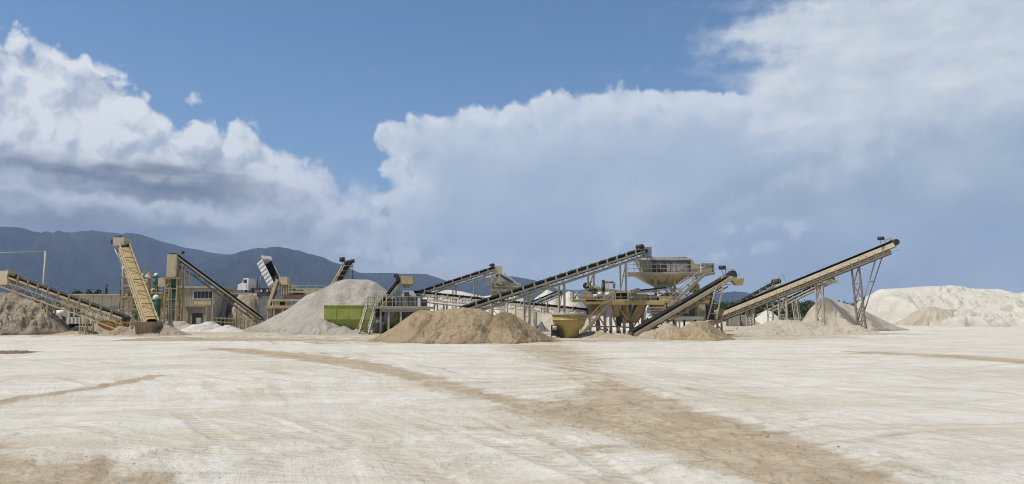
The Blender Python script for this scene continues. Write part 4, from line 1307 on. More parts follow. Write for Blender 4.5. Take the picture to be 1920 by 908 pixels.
part(t, 'open_bay', darksteel, 103, 567, 113, 600, 139.95, 0.5)

t = empty('utility_pole', (sx(80, 128), 128, 0), 'pale steel pole with long arm against the dark mountain', 'pole')
MB().tube((sx(80, 128), 128, 0), (sx(80, 128), 128, sz(471, 128)), 0.22, 0.15, n=14).build('pole', lightsteel, t)
MB().tube((sx(83, 128), 128, sz(472, 128)), (sx(-30, 128), 128, sz(474, 128)), 0.05, n=8).build('arm', lightsteel, t)

# white tank, trailer and skip under the conveyor
t = empty('water_tank', (sx(115, 103), 103, 0), 'white horizontal tank on a stand behind the rubble heap', 'tank')
zc = sz(588, 103)
MB().tube((sx(105, 103), 103, zc), (sx(124, 103), 103, zc), 0.46, n=20).build('shell', white, t)
for pxx in (108, 121):
    x = sx(pxx, 103)
    MB().box(x - 0.08, x + 0.08, 102.6, 103.4, 0, zc - 0.3).build('leg', darksteel, t)
t = empty('tank_trailer', (sx(150, 100), 100, 0), 'long white ribbed tank trailer parked below the leftmost conveyor', 'trailer')
bd = part(t, 'body', white, 126, 595, 171, 607, 100, 1.8)
for pxx in range(129, 171, 7):
    part(bd, 'rib', lightsteel, pxx, 594.6, pxx + 1.2, 607.4, 99.93, 0.06)
part(t, 'chassis', darksteel, 127, 608, 170, 611, 100.3, 1.2)
for pxx in (134, 140, 162):
    q = P(pxx, 612, 100.2)
    MB().tube(q, q + Vector((0, 0.3, 0)), 0.42, n=16).build('wheel', rubber, t)
part(t, 'end_cabinet', white, 173, 595, 183, 611, 99.8, 1.5)
part(t, 'cabinet_gap', darksteel, 177, 599, 179, 605, 99.75, 0.04)
t = empty('steel_skip', (sx(205, 97), 97, 0), 'orange rusty steel skip at the foot of the leftmost conveyor', 'skip')
xa, xb = sx(184, 97), sx(230, 97)
MB().frustum((xa + 0.4, xb - 0.3, 97.3, 99.0, 0.05), (xa, xb, 97, 99.3, sz(601, 97))).build('hull', orangerust, t)
MB().box(xa - 0.06, xb + 0.06, 96.93, 97.05, sz(602, 97), sz(600, 97)).build('rim', tan, t)
for pxx in (192, 203, 214, 224):
    x = sx(pxx, 97)
    MB().box(x - 0.05, x + 0.05, 97.0, 97.16, 0.6, sz(602, 97)).build('rib', orangerust, t)

# silos
def silo(label, px0, px1, py0, py1, Y, mat, cap=white, cone=True):
    r = (sx(px1, Y) - sx(px0, Y)) / 2
    x = (sx(px1, Y) + sx(px0, Y)) / 2
    z0, z1 = sz(py1, Y), sz(py0, Y)
    t = empty('silo', (x, Y, 0), label, 'silo', 'silos of the left plant')
    pr = [(r * 0.25, z0 - r * 1.3), (r, z0), (r, z1)] if cone else [(r, 0.0), (r, z1)]
    sh = MB().lathe(x, Y, [(0.01, pr[0][1])] + pr + [(0.01, z1)], 20).build('shell', mat, t)
    MB().lathe(x, Y, [(r * 0.7, z1), (r * 0.62, z1 + r * 0.5), (r * 0.3, z1 + r * 0.8), (0.01, z1 + r * 0.85)], 16).build('cap', cap, t)
    for k in (0.2, 0.55, 0.9):
        zz = z0 + (z1 - z0) * k
        MB().lathe(x, Y, [(r, zz - 0.05), (r + 0.05, zz - 0.03), (r + 0.05, zz + 0.03), (r, zz + 0.05)], 20).build('hoop', mat, sh)
    for a in range(4):
        an = math.pi / 4 + a * math.pi / 2
        MB().bar((x + math.cos(an) * r, Y + math.sin(an) * r, 0), (x + math.cos(an) * r, Y + math.sin(an) * r, z0 + 0.4), 0.14).build('leg', tan, t)
    return t
silo('slim dark green silo with white cap beside the tall chute', 285, 296, 517, 544, 113, teal)
silo('stout dark green silo with white cap low behind the leaning conveyor', 284, 301, 560, 590, 110, teal)
silo('dark green silo half hidden by the lattice tower', 253, 268, 556, 594, 112, teal)
silo('cream silo with white cap left of the slim green one', 270, 279, 517, 546, 115, wallpaint)
silo('cream silo with white cap just right of the leaning conveyor', 259, 269, 517, 548, 116, wallpaint)
silo('blue grey silo with white cap between the stout green ones', 277, 287, 553, 592, 114, greysteel)
t = empty('storage_platform', (sx(285, 114), 114, 0), 'cream hopper platform on columns between leaning conveyor and tall chute', 'platform')
frame_tower(t, sx(262, 111.5), sx(304, 111.5), 111.5, 117.5, 0, sz(550, 112), tan, size=0.18, levels=3)
deck(t, sx(258, 111.5), sx(308, 111.5), 111.2, 117.8, sz(550, 112), tan, sides='fr', gap=1.2)
bx(MB(), 296, 521, 309, 538, 112, 2.0).build('hopper', cream, t)
MB().path([P(276, 549, 111), P(290, 541, 111)], 0.12).build('feed_pipe', white, t)

# tall chute tower
t = empty('chute_tower', (sx(321, 112), 112, 0), 'tall cream box chute on ochre columns left of the control building', 'tower')
part(t, 'chute', cream, 312.5, 477, 330, 519, 111.4, 1.6)
part(t, 'cap_plate', darksteel, 317, 474.5, 325, 477, 111.8, 0.8)
part(t, 'side_flange', lightsteel, 328.5, 479, 331, 517, 111.3, 0.06)
X0, X1 = sx(310, 111.4), sx(332, 111.4)
frame_tower(t, X0, X1, 111.2, 113.4, 0, sz(521, 111.4), ochre, size=0.2, levels=5, xb=False)
deck(t, X0 - 0.3, X1 + 0.5, 110.9, 113.6, sz(521, 111.4), ochre, rail=0.9, sides='r')
part(t, 'green_panel', teal, 320, 524, 329, 566, 111.9, 1.0)
part(t, 'grey_panel', greysteel, 314, 545, 324, 600, 112.2, 0.8)
mb = MB()
for i in range(16):
    mb.bar(P(316, 540 + i * 4.4, 111.0), P(321, 540 + i * 4.4, 111.0), 0.05)
mb.bar(P(316, 540, 111), P(316, 610, 111), 0.06).bar(P(321, 540, 111), P(321, 610, 111), 0.06)
mb.build('ladder', cream, t)

# control building
t = empty('control_building', (sx(365, 122), 122, 0), 'two storey cream control building with dark window band', 'building')
YB = 122.0
xa, xb = sx(328, YB), sx(401, YB)
MB().box(xa, xb, YB, YB + 9, 0, sz(540, YB)).build('wall', wallpaint, t)
MB().box(xa - 0.2, xb + 0.3, YB - 0.3, YB + 9.2, sz(540, YB), sz(537, YB)).build('roof', wallpaint, t)
wf = part(t, 'window_frame', white, 362, 545, 399, 561.5, YB - 0.06, 0.05)
for i in range(5):
    a = 363.2 + i * 7.1
    part(wf, 'pane', glass, a, 546.5, a + 6.1, 560, YB - 0.09, 0.025)
for i in range(9):
    a = 329 + i * 4.0
    part(t, 'wall_rib', lightsteel, a, 541, a + 0.6, 600, YB - 0.05, 0.045)
part(t, 'annex', wallpaint, 347, 575, 386, 618, 119.0, 2.98)
part(t, 'annex_roof', cream, 346, 573, 387.5, 575, 118.7, 3.27)
part(t, 'doorway', darksteel, 360, 588, 379, 617, 118.94, 0.05)
part(t, 'fuel_drum', white, 367, 596, 375, 612, 118.2, 0.5)
for a in (384.5, 390.0):
    part(t, 'dark_window', glass, a + 2, 582, a + 6, 604, YB - 0.05, 0.04)
part(t, 'lintel', darksteel, 386, 576.5, 395, 579, YB - 0.06, 0.05)
deck(t, sx(358, 120.6), xb + 0.2, 120.6, YB - 0.02, sz(571, 120.6), cream, rail=0.95, sides='fr', gap=0.9)
for pxx in (349, 389, 400):
    x = sx(pxx, 119)
    MB().box(x - 0.06, x + 0.06, 118.7, 118.82, 0, sz(560 if pxx > 380 else 575, 119)).build('post', cream, t)

# retaining wall, ramp, tarpaulin
t = empty('retaining_wall', (sx(460, 127), 127, 0), 'dusty concrete retaining wall of the tipping ramp', 'wall')
zr = sz(552, 127)
xa, xb = sx(404, 127), sx(487, 127)
MB().box(xa, xb, 127.3, 140, 0, zr - 0.1).build('ramp_fill', concrete, t)
k = 9
for i in range(k):
    a = xa + (xb - xa) * i / k; b_ = xa + (xb - xa) * (i + 1) / k
    dz = random.Random(i).uniform(-0.02, 0.02)
    MB().box(a + 0.03, b_ - 0.03, 127 + dz, 127.28, 0, zr).build('wall_panel', concrete, t)
MB().box(xa - 0.1, xb + 0.1, 126.9, 128.2, zr, zr + 0.25).build('coping', wallpaint, t)
pile('brown earth bank at the right end of the tipping ramp', mixed_rubble, [(478, 551, 127.5, 34, 0.3), (462, 553, 126.5, 40, 0.3)], 81, res=90, lump=0.15, name='earth_bank')
# torn tarpaulin hanging over the wall
nx_, ny_ = 40, 40
U, V = np.meshgrid(np.linspace(0, 1, nx_), np.linspace(0, 1, ny_))
TX = sx(401, 125) + U * (sx(424, 125) - sx(401, 125)) + 0.15 * fbm(U * 3, V * 3, 3, 0.5, 3)
TZ = sz(600, 125) + V * (sz(550, 125) - sz(600, 125)) + 0.5 * (fbm(U * 2.5, V * 0 + 2, 3, 0.6, 6)) * (V > 0.6)
TY = 124.6 + V * 1.6 + 0.55 * np.abs(fbm(U * 4, V * 2.2, 4, 0.6, 12)) + 0.25 * fbm(U * 9, V * 7, 3, 0.6, 14)
tp = link('tarpaulin', grid_mesh('tarpaulin', TX, TY, TZ), soil('dirty_canvas', (0.52, 0.48, 0.42), (0.36, 0.31, 0.25), scale=0.8, rough=0.8, depth=0.05))
tp.modifiers.new('thickness', 'SOLIDIFY').thickness = 0.03
tag(tp, 'crumpled pale tarpaulin hanging right of the control building', 'tarpaulin')
t = empty('pipe_fence', (sx(425, 117), 117, 0), 'low timber and pipe fence before the tarpaulin', 'fence')
for i in range(11):
    a = 398 + i * 7.5
    part(t, 'fence_post', tan, a, 594, a + 1.4, 620, 117, 0.12)
for pyy in (596, 603):
    MB().bar(P(397, pyy, 116.95), P(476, pyy + 4, 116.95), 0.05, 0.13).build('fence_rail', tan, t)

# dump truck tipping its load
def dump_truck():
    Y0 = 131.0
    zg = sz(551, Y0)
    o = P(512, 551, Y0)
    t = empty('dump_truck', (o.x, o.y, zg), 'white dump truck with raised dark tipper body on the ramp', 'truck')
    yaw = math.radians(180 - 24)                      # nose to the left and a little away
    M = Matrix.Translation((o.x, o.y, zg)) @ Matrix.Rotation(yaw, 4, 'Z')
    def add(name, mb, mat, parent=None):
        mb.v = [tuple(M @ Vector(v)) for v in mb.v]
        return mb.build(name, mat, parent or t)
    add('chassis', MB().box(-0.3, 6.6, -0.45, 0.45, 0.75, 1.0), darksteel)
    for x in (0.4, 1.7, 5.7):
        for y in (-1.05, 0.75):
            w = add('wheel', MB().tube((x, y, 0.5), (x, y + 0.3, 0.5), 0.5, n=20), rubber)
            add('rim', MB().tube((x, y - 0.02, 0.5), (x, y + 0.32, 0.5), 0.24, n=14), lightsteel, w)
    cab = MB().prism([(4.6, -1.15, 0.9), (4.6, -1.15, 2.75), (5.75, -1.15, 2.8), (6.05, -1.15, 1.95), (7.0, -1.15, 1.7), (7.1, -1.15, 0.7), (4.6, -1.15, 0.7)], (0, 2.3, 0))
    cb = add('cab', cab, white)
    for y0, y1 in ((-1.18, -1.15), (1.15, 1.18)):
        add('side_window', MB().box(5.05, 5.75, y0, y1, 1.95, 2.55), glass, cb)
        add('door_gap', MB().box(4.97, 5.0, y0, y1, 0.9, 2.6), darksteel, cb)
    add('windscreen', MB().prism([(5.79, -1.0, 2.70), (6.06, -1.0, 2.0), (6.10, -1.0, 2.0), (5.83, -1.0, 2.72)], (0, 2.0, 0)), glass, cb)
    add('headlight', MB().box(7.08, 7.13, -0.95, -0.6, 1.0, 1.25), white)
    add('headlight', MB().box(7.08, 7.13, 0.6, 0.95, 1.0, 1.25), white)
    add('exhaust_stack', MB().tube((4.45, -0.9, 0.9), (4.45, -0.9, 3.1), 0.08), darksteel)
    # tipper body turned up about the rear hinge
    tip = M @ Matrix.Translation((0, 0, 1.15)) @ Matrix.Rotation(math.radians(-56), 4, 'Y')
    def tb(name, mb, mat, parent):
        mb.v = [tuple(tip @ Vector(v)) for v in mb.v]
        return mb.build(name, mat, parent)
    L, w, h = 5.0, 1.2, 1.35
    body = tb('tipper_body', MB().box(-0.2, L, -w, w, 0, 0.12).box(-0.2, L, -w, -w + 0.08, 0.12, h).box(-0.2, L, w - 0.08, w, 0.12, h).box(L - 0.08, L, -w + 0.08, w - 0.08, 0.12, h + 0.25), white, t)
    tb('liner', MB().box(-0.1, L - 0.1, -w + 0.09, w - 0.09, 0.125, 0.16).box(-0.1, L - 0.1, -w + 0.085, -w + 0.10, 0.16, h - 0.05).box(-0.1, L - 0.1, w - 0.10, w - 0.085, 0.16, h - 0.05), darksteel, body)
    for i in range(7):
        x = 0.1 + i * 0.76
        for s_ in (-1, 1):
            y0, y1 = sorted((s_ * w, s_ * (w + 0.09)))
            tb('side_rib', MB().box(x - 0.06, x + 0.06, y0, y1, 0.05, h), white, body)
    tb('canopy', MB().box(L, L + 0.65, -w, w, h + 0.12, h + 0.25), white, body)
    add('tailgate', MB().box(-0.55, -0.48, -1.15, 1.15, 0.7, 1.7), lightsteel)
    add('hoist_ram', MB().tube((3.2, 0, 1.0), tuple(M.inverted() @ (tip @ Vector((4.3, 0, 0)))), 0.12, n=10), lightsteel)
dump_truck()

# feed hopper beside the ramp
t = empty('feed_hopper', (sx(545, 116), 116, 0), 'tan feed hopper and deck structure right of the dump truck', 'hopper')
part(t, 'head_box', cream, 522.5, 519, 538.5, 531.5, 115.5, 1.4)
q = P(518.5, 521, 115.8)
MB().tube(q + Vector((0, -0.4, 0)), q + Vector((0, 0.4, 0)), 0.32, n=14).build('drive_motor', darksteel, t)
MB().bar(P(520, 524, 115.4), P(504, 572, 115.4), 0.5, 0.42).build('lifting_conveyor', cream, t)
MB().bar(P(522, 524, 115.9), P(507, 574, 115.9), 0.5, 0.3).build('lifting_belt', rubber, t)
cb_ = part(t, 'cabin', ruststeel, 528, 535, 541, 552, 115.2, 2.0)
for i in range(5):
    part(cb_, 'cabin_bar', cream, 528 + i * 3.0, 533, 528.8 + i * 3.0, 553, 115.1, 0.06)
part(t, 'cabin_roof', cream, 527, 531.6, 542, 534, 115.0, 2.3)
part(t, 'side_cladding', cream, 541.5, 535, 549, 552, 115.6, 1.6)
part(t, 'hopper_wall', ruststeel, 528, 552.5, 603, 562, 115.4, 4.0)
uh = part(t, 'upper_hopper', cream, 549.5, 541, 605, 552.3, 116.2, 3.4)
for i in range(4):
    a = 551 + i * 13.5
    part(uh, 'hopper_rib', tan, a, 541, a + 1.3, 552.3, 116.1, 0.09)
part(t, 'drive_unit', darksteel, 553, 544, 566, 552, 115.3, 0.8)
deck(t, sx(541, 115), sx(608, 115), 115.0, 115.38, sz(547, 115), cream, rail=0.95, sides='f', gap=1.1)
part(t, 'main_beam', tan, 498, 573, 560, 577.5, 114.6, 0.5)
part(t, 'upper_beam', tan, 508, 561, 566, 565, 114.8, 0.5)
for a in (510, 516, 521, 535, 546, 556):
    part(t, 'web_post', tan, a, 565, a + 3.0, 573, 114.9, 0.3)
part(t, 'dark_gearbox', darksteel, 523, 566, 535, 573, 115.6, 1.0)
for a in (500, 512, 528, 541):
    part(t, 'column', tan, a, 577.5, a + 2.6, 612, 114.7, 0.3)
part(t, 'side_panel', wallpaint, 501, 578, 509.5, 592, 115.2, 1.2)
part(t, 'lower_machine', ruststeel, 513, 579, 540, 600, 116.0, 2.0)
MB().bar(P(480, 552, 128.0), P(512, 552, 124.0), 1.0, 0.5).build('tipping_beam', darksteel, t)
part(t, 'grizzly_support', greysteel, 487, 560, 505, 590, 122, 2.0)
deck(t, sx(505, 116), sx(527, 116), 116, 117.5, sz(545, 116), tan, rail=0.9, sides='f', gap=0.8)

# ================================================================== middle plant
# olive green bin
t = empty('steel_bin', (sx(677, 93), 93, 0), 'large olive green steel bin with tapered base before the gravel heap', 'bin')
Yg_ = 91.5
xa, xb = sx(608, Yg_), sx(746, Yg_)
zt, zb = sz(573, Yg_), sz(599, Yg_)
sh = MB().box(xa, xb, Yg_, Yg_ + 5.5, zb, zt).build('shell', green, t)
MB().frustum((xa + 2.0, xb - 2.0, Yg_ + 0.9, Yg_ + 4.6, 0.1), (xa + 0.002, xb - 0.002, Yg_ + 0.002, Yg_ + 5.49, zb - 0.002)).build('tapered_base', green, t)
MB().box(xa - 0.06, xb + 0.06, Yg_ - 0.06, Yg_ - 0.003, zt - 0.09, zt + 0.05).build('rim', green, t)
for pxx in (630, 653, 676, 699, 722):
    part(sh, 'stiffener', green, pxx, 574.5, pxx + 0.9, 598.5, Yg_ - 0.035, 0.032)

# stairs to the washing deck
t = empty('metal_stairs', (sx(682, 88.5), 88.5, 0), 'steep dusty metal stairs in front of the olive green bin', 'stairs')
lo, hi = P(672.5, 629, 87.2), P(688, 578, 89.6)
stairs(t, lo, hi, (P(690, 629, 87.2) - lo), lightsteel, n=10, tmat=greysteel)

# washing unit
t = empty('washing_unit', (sx(750, 91), 91, 0), 'grey green washing unit on a deck behind the left of the brown heap', 'machine')
Yw = 89.0
xa, xb = sx(690, Yw), sx(806, Yw)
deck(t, xa, xb, Yw, Yw + 4.5, sz(576.5, Yw), lightsteel, rail=1.25, sides='flb', gap=1.3)
part(t, 'fascia_beam', concrete, 712, 577, 806, 585, Yw + 0.1, 0.4)
for a in (696, 712, 727, 750, 775, 800):
    part(t, 'column', lightsteel, a, 577, a + 3, 629, Yw + 0.2, 0.22)
    part(t, 'rear_column', greysteel, a + 1, 577, a + 4, 625, Yw + 4.0, 0.22)
sb_ = part(t, 'screen_box', olivegrey, 741, 556, 787, 576, Yw + 1.2, 2.4)
for i in range(6):
    a = 744 + i * 7.2
    part(sb_, 'screen_rib', darksteel, a, 556.5, a + 1.2, 576, Yw + 1.1, 0.09)
MB().hexa([P(752, 556, Yw + 1.4), P(782, 556, Yw + 1.4), P(782, 556, Yw + 3.0), P(752, 556, Yw + 3.0), P(757, 545, Yw + 1.7), P(774, 545, Yw + 1.7), P(774, 545, Yw + 2.7), P(757, 545, Yw + 2.7)]).build('feed_box', greysteel, t)
part(t, 'vibrator_motor', darksteel, 758, 548, 766, 556, Yw + 0.9, 0.5)
part(t, 'dark_cyclone_box', darksteel, 722, 560, 737, 576, Yw + 1.5, 1.5)
part(t, 'white_pipe_stack', white, 784, 559, 788, 575, Yw + 0.6, 0.3)
part(t, 'dark_pump', darksteel, 791, 562, 800, 576, Yw + 0.8, 0.8)
for a, c_ in ((707, 553), (716, 549), (723, 552)):
    part(t, 'tall_post', cream, a, c_, a + 2, 577, Yw + 0.3, 0.14)
part(t, 'crossbeam', cream, 706, 552, 728, 554, Yw + 0.35, 0.10)
MB().frustum((sx(723, Yw + 1) - 0.3, sx(729, Yw + 1), Yw + 1, Yw + 2, sz(607, Yw)), (sx(722, Yw + 1), sx(742, Yw + 1), Yw + 0.8, Yw + 2.4, sz(585, Yw))).build('sump_hopper', greysteel, t)
for (a, b_) in ((704, 603), (712, 606), (699, 612)):
    q = P(a, b_, Yw + 0.6)
    MB().tube(q, q + Vector((0.6, 0.1, 0.05)), 0.24, n=12).build('pump_motor', white if a == 704 else greysteel, t)
mb = MB()
for i in range(4):
    mb.path([P(702 + i * 5, 620, Yw + 1), P(703 + i * 5, 598 + i * 2, Yw + 1), P(722, 592 + i * 3, Yw + 1.4)], 0.07)
mb.build('pipework', lightsteel, t)
part(t, 'underdeck_shade', darksteel, 704, 586, 722, 622, Yw + 2.2, 0.3)  # added dark sheet stands in for shade under the deck
part(t, 'shade_backing', olivegrey, 722, 585, 806, 625, Yw + 4.25, 0.15)  # backing added to keep the space below the deck dark
part(t, 'white_bag', white, 690, 619, 698, 632, 87.6, 0.5)

# screen tower in the middle
t = empty('screen_tower', (sx(938, 104), 104, 0), 'cream screen tower with sloping chute at the top of the middle conveyor', 'tower')
Yt = 103.5
frame_tower(t, sx(922, Yt), sx(946, Yt), Yt, Yt + 3, 0, sz(515, Yt), cream, size=0.2, levels=5)
part(t, 'cladding', wallpaint, 922, 528, 947, 575, Yt + 0.4, 2.2)
MB().hexa([P(930, 530, Yt - 0.2), P(966, 546, Yt - 0.2), P(966, 546, Yt + 2.2), P(930, 530, Yt + 2.2), P(936, 513, Yt - 0.2), P(964, 532, Yt - 0.2), P(964, 532, Yt + 2.2), P(936, 513, Yt + 2.2)]).build('sloping_screen', lightsteel, t)
MB().hexa([P(937, 516, Yt - 0.26), P(961, 532, Yt - 0.26), P(961, 532, Yt - 0.21), P(937, 516, Yt - 0.21), P(938, 514, Yt - 0.26), P(962, 529, Yt - 0.26), P(962, 529, Yt - 0.21), P(938, 514, Yt - 0.21)]).build('screen_deck', darksteel, t)
bx(MB(), 930, 514, 941, 518, Yt - 0.1, 1.6).build('feed_lip', darksteel, t)
MB().hexa([P(948, 545, Yt - 0.5), P(962, 545, Yt - 0.5), P(962, 545, Yt + 1.8), P(948, 545, Yt + 1.8), P(945, 531, Yt - 0.7), P(969, 534, Yt - 0.7), P(969, 534, Yt + 2.2), P(945, 531, Yt + 2.2)]).build('discharge_hopper', cream, t)
deck(t, sx(908, Yt), sx(924, Yt), Yt - 0.6, Yt + 2.4, sz(530, Yt), lightsteel, rail=1.2, sides='fl', gap=0.6)
deck(t, sx(922, Yt), sx(976, Yt), Yt - 1.2, Yt - 0.75, sz(545, Yt), cream, rail=1.0, sides='f', gap=1.0)
MB().bar(P(945, 512, Yt - 0.4), P(974, 535, Yt - 0.4), 0.12).build('chute_rail', white, t)
for a in (950, 966):
    part(t, 'column', cream, a, 545, a + 2.2, 614, Yt + 0.3, 0.2)

# yellow conical tank
t = empty('conical_tank', (sx(1067, 75), 75, 0), 'ochre yellow conical tank standing right of the brown sand heap', 'tank')
x, Yc = sx(1067, 75), 75.0
r = sx(1098, Yc) - x
MB().lathe(x, Yc, [(0.01, 0.02), (0.98, 0.02), (1.0, sz(619, Yc)), (r * 0.82, sz(613.5, Yc)), (r * 0.92, sz(609, Yc)), (r * 0.97, sz(604, Yc)), (r, sz(599, Yc)), (r, sz(587.5, Yc)), (r - 0.07, sz(587.5, Yc)), (r - 0.07, sz(592, Yc)), (0.01, sz(592, Yc))], 48).build('shell', tubyellow, t)
MB().lathe(x, Yc, [(r, sz(593, Yc)), (r + 0.06, sz(593, Yc)), (r + 0.06, sz(586.5, Yc)), (r - 0.08, sz(586.5, Yc))], 48).build('rim', concrete, t)
for zz in (sz(600, Yc), sz(617, Yc)):
    rr_ = r if zz > 1.2 else 0.95
    MB().lathe(x, Yc, [(rr_, zz - 0.05), (rr_ + 0.05, zz - 0.04), (rr_ + 0.05, zz + 0.04), (rr_, zz + 0.05)], 48).build('hoop', tubyellow, t)
bx(bx(MB(), 1034, 610, 1043, 630, 73.6, 0.9), 1043, 616, 1051, 632, 73.7, 0.8).build('pump', darksteel, t)
MB().tube(P(1036, 615, 73.5), P(1044, 615, 73.5), 0.2).build('pump_motor', lightsteel, t)
for a in (1033, 1080):
    part(t, 'leg', greysteel, a, 612, a + 2.2, 633, 74.6, 0.16)

# main yellow washing plant
t = empty('washing_plant', (sx(1190, 83), 83, 0), 'big ochre sand washing plant on columns with hoppers in the centre right', 'machine')
Yp = 81.5
# main beam line and decks
part(t, 'main_beam', ochre, 1146, 566, 1246, 571.5, Yp, 0.35)
part(t, 'rear_beam', ochre, 1100, 566, 1330, 571, Yp + 5.0, 0.35)
part(t, 'left_beam', ochre, 1098, 563, 1146, 569.5, Yp + 0.3, 0.35)
deck(t, sx(1076, Yp), sx(1134, Yp), Yp + 0.3, Yp + 4.5, sz(563, Yp), ochre, rail=0.9, sides='fl', gap=0.7, rmat=cream)
deck(t, sx(1146, Yp), sx(1330, Yp), Yp + 0.1, Yp + 5.2, sz(565.5, Yp), ochre, rail=0.95, sides='f', gap=1.0, rmat=cream)
# sand wheel box
MB().hexa([P(1094, 562, Yp + 0.8), P(1128, 562, Yp + 0.8), P(1128, 562, Yp + 2.8), P(1094, 562, Yp + 2.8), P(1092, 550, Yp + 0.8), P(1114, 543, Yp + 0.8), P(1114, 543, Yp + 2.8), P(1092, 550, Yp + 2.8)]).build('wheel_box', paint('yellow_green_paint', (0.42, 0.36, 0.08), amount=0.4), t)
part(t, 'grey_panel', lightsteel, 1104, 548, 1114, 562, Yp + 0.7, 0.08)
mb = MB(); q = P(1112, 538, Yp + 1.2)
mb.tube(P(1099, 536, Yp + 0.9), P(1099, 536, Yp + 2.4), 0.36, n=16); mb.build('drive_pulley', darksteel, t)
MB().tube(P(1104, 532, Yp + 1.2), P(1126, 549, Yp + 1.2), 0.42, n=18).tube(P(1102, 531, Yp + 1.2), P(1104, 532.5, Yp + 1.2), 0.5, n=18).build('cyclone_body', lightsteel, t)
MB().tube(P(1105, 540, Yp + 0.9), P(1118, 549, Yp + 0.9), 0.36, n=16).build('cyclone_sleeve', darksteel, t)
MB().path([P(1124, 549, Yp + 1.0), P(1129, 540, Yp + 1.0), P(1131, 531, Yp + 1.0), P(1138, 529, Yp + 1.0), P(1150, 529, Yp + 1.0), P(1152, 541, Yp + 1.0)], 0.12).build('slurry_pipe', ruststeel, t)
MB().tube(P(1131, 533, Yp + 0.9), P(1131, 548, Yp + 0.9), 0.2, n=12).build('standpipe', darksteel, t)
MB().tube(P(1131, 525, Yp + 0.9), P(1131, 530, Yp + 0.9), 0.16, n=12).build('vent_cap', darksteel, t)
for a, c_ in ((1136, 524), (1140, 527), (1153, 530), (1121, 541)):
    part(t, 'thin_post', cream, a, c_, a + 1.4, 564, Yp + 0.8, 0.09)
for (a, b_) in ((1121, 552), (1135, 553), (1113, 556)):
    q = P(a, b_, Yp + 0.7)
    MB().tube(q, q + Vector((0.45, 0, 0.1)), 0.22, n=12).build('pump_motor', white, t)
part(t, 'lower_pump_box', ruststeel, 1098, 557, 1116, 563, Yp + 0.25, 0.5)
# modules on the deck
part(t, 'module_frame', ochre, 1148, 545, 1180, 549, Yp + 0.8, 2.2)
for a in (1148, 1177):
    part(t, 'module_post', ochre, a, 549, a + 4, 565.5, Yp + 0.8, 0.4)
part(t, 'dark_opening', darksteel, 1152, 549, 1177, 561, Yp + 1.6, 1.0)
part(t, 'module_sill', ochre, 1152, 561, 1177, 565.5, Yp + 0.85, 0.3)
part(t, 'sand_trough', ochre, 1193, 551, 1214, 565.5, Yp + 0.9, 2.0)
part(t, 'trough_end', tan, 1187, 550, 1192.5, 565.5, Yp + 0.85, 1.8)
part(t, 'rust_drum_box', ruststeel, 1214.5, 553, 1232, 565.5, Yp + 1.2, 2.0)
part(t, 'deck_machine', ochre, 1236, 556, 1262, 565.5, Yp + 0.9, 2.0)
for (a, b_) in ((1178, 553), (1183, 548), (1190, 546)):
    q = P(a, b_, Yp + 0.6)
    MB().tube(q, q + Vector((0.5, 0.2, 0.12)), 0.24, n=12).build('gear_motor', lightsteel, t)
# belt across the deck
MB().bar(P(1186, 546, Yp + 1.4), P(1246, 540, Yp + 1.4), 0.9, 0.16).build('cross_belt', rubber, t)
MB().bar(P(1178, 550, Yp + 1.0), P(1246, 543.5, Yp + 1.0), 0.10, 0.2).build('cross_belt_frame', lightsteel, t)
# hoppers
def hop(pxa, pxb, pya, pxc, pxd, pyb, Y, d, name='hopper', mat=ochre):
    xa_, xb_, xc_, xd_ = (sx(v, Y) for v in (pxa, pxb, pxc, pxd))
    MB().frustum((xc_, xd_, Y + d * 0.3, Y + d * 0.7, sz(pyb, Y)), (xa_, xb_, Y, Y + d, sz(pya, Y))).build(name, mat, t)
hop(1150, 1178, 571.6, 1168, 1184, 606, Yp + 0.4, 3.0)
hop(1196, 1218, 571.6, 1180, 1194, 606, Yp + 0.4, 3.0)
hop(1150, 1166, 571.6, 1151, 1160, 596, Yp + 0.2, 1.2, 'side_bin')
hop(1104, 1140, 571.0, 1116, 1130, 592, Yp + 1.0, 3.0, 'rear_hopper', ruststeel)
hop(1222, 1246, 571.6, 1228, 1240, 590, Yp + 1.0, 2.4, 'right_hopper')
# columns
for a, y1_, dy in ((1143, 629, 0.2), (1168, 630, 0.3), (1180, 628, 1.2), (1104, 624, 0.6), (1118, 624, 1.0), (1132, 626, 0.5), (1156, 625, 3.0), (1206, 622, 3.2), (1224, 622, 3.5), (1250, 622, 3.5)):
    part(t, 'column', ruststeel if a < 1200 else tan, a, 571, a + 5.0, y1_, Yp + dy, 0.3)
for (a, b_) in (((1148, 590), (1160, 622)), ((1162, 578), (1176, 600)), ((1218, 572), (1188, 612)), ((1120, 590), (1140, 620)), ((1104, 612), (1142, 613)), ((1122, 618), (1140, 619)), ((1145, 612), (1180, 614))):
    MB().bar(P(*a, Yp + 0.15), P(*b_, Yp + 0.15), 0.16).build('diagonal_brace', ruststeel, t)
part(t, 'lower_gearbox', darksteel, 1156, 594, 1165, 612, Yp + 0.5, 0.8)
part(t, 'base_skid', darksteel, 1140, 626, 1200, 630, Yp - 0.2, 0.6)
MB().path([P(1208, 600, Yp), P(1212, 578, Yp), P(1216, 574, Yp)], 0.13).build('white_drain', white, t)
# platform steps at the right of the hoppers
for i in range(4):
    part(t, 'slatted_step', lightsteel, 1218, 576 + i * 5, 1244 - i * 3, 578.2 + i * 5, Yp - 0.3 + i * 0.1, 0.5)

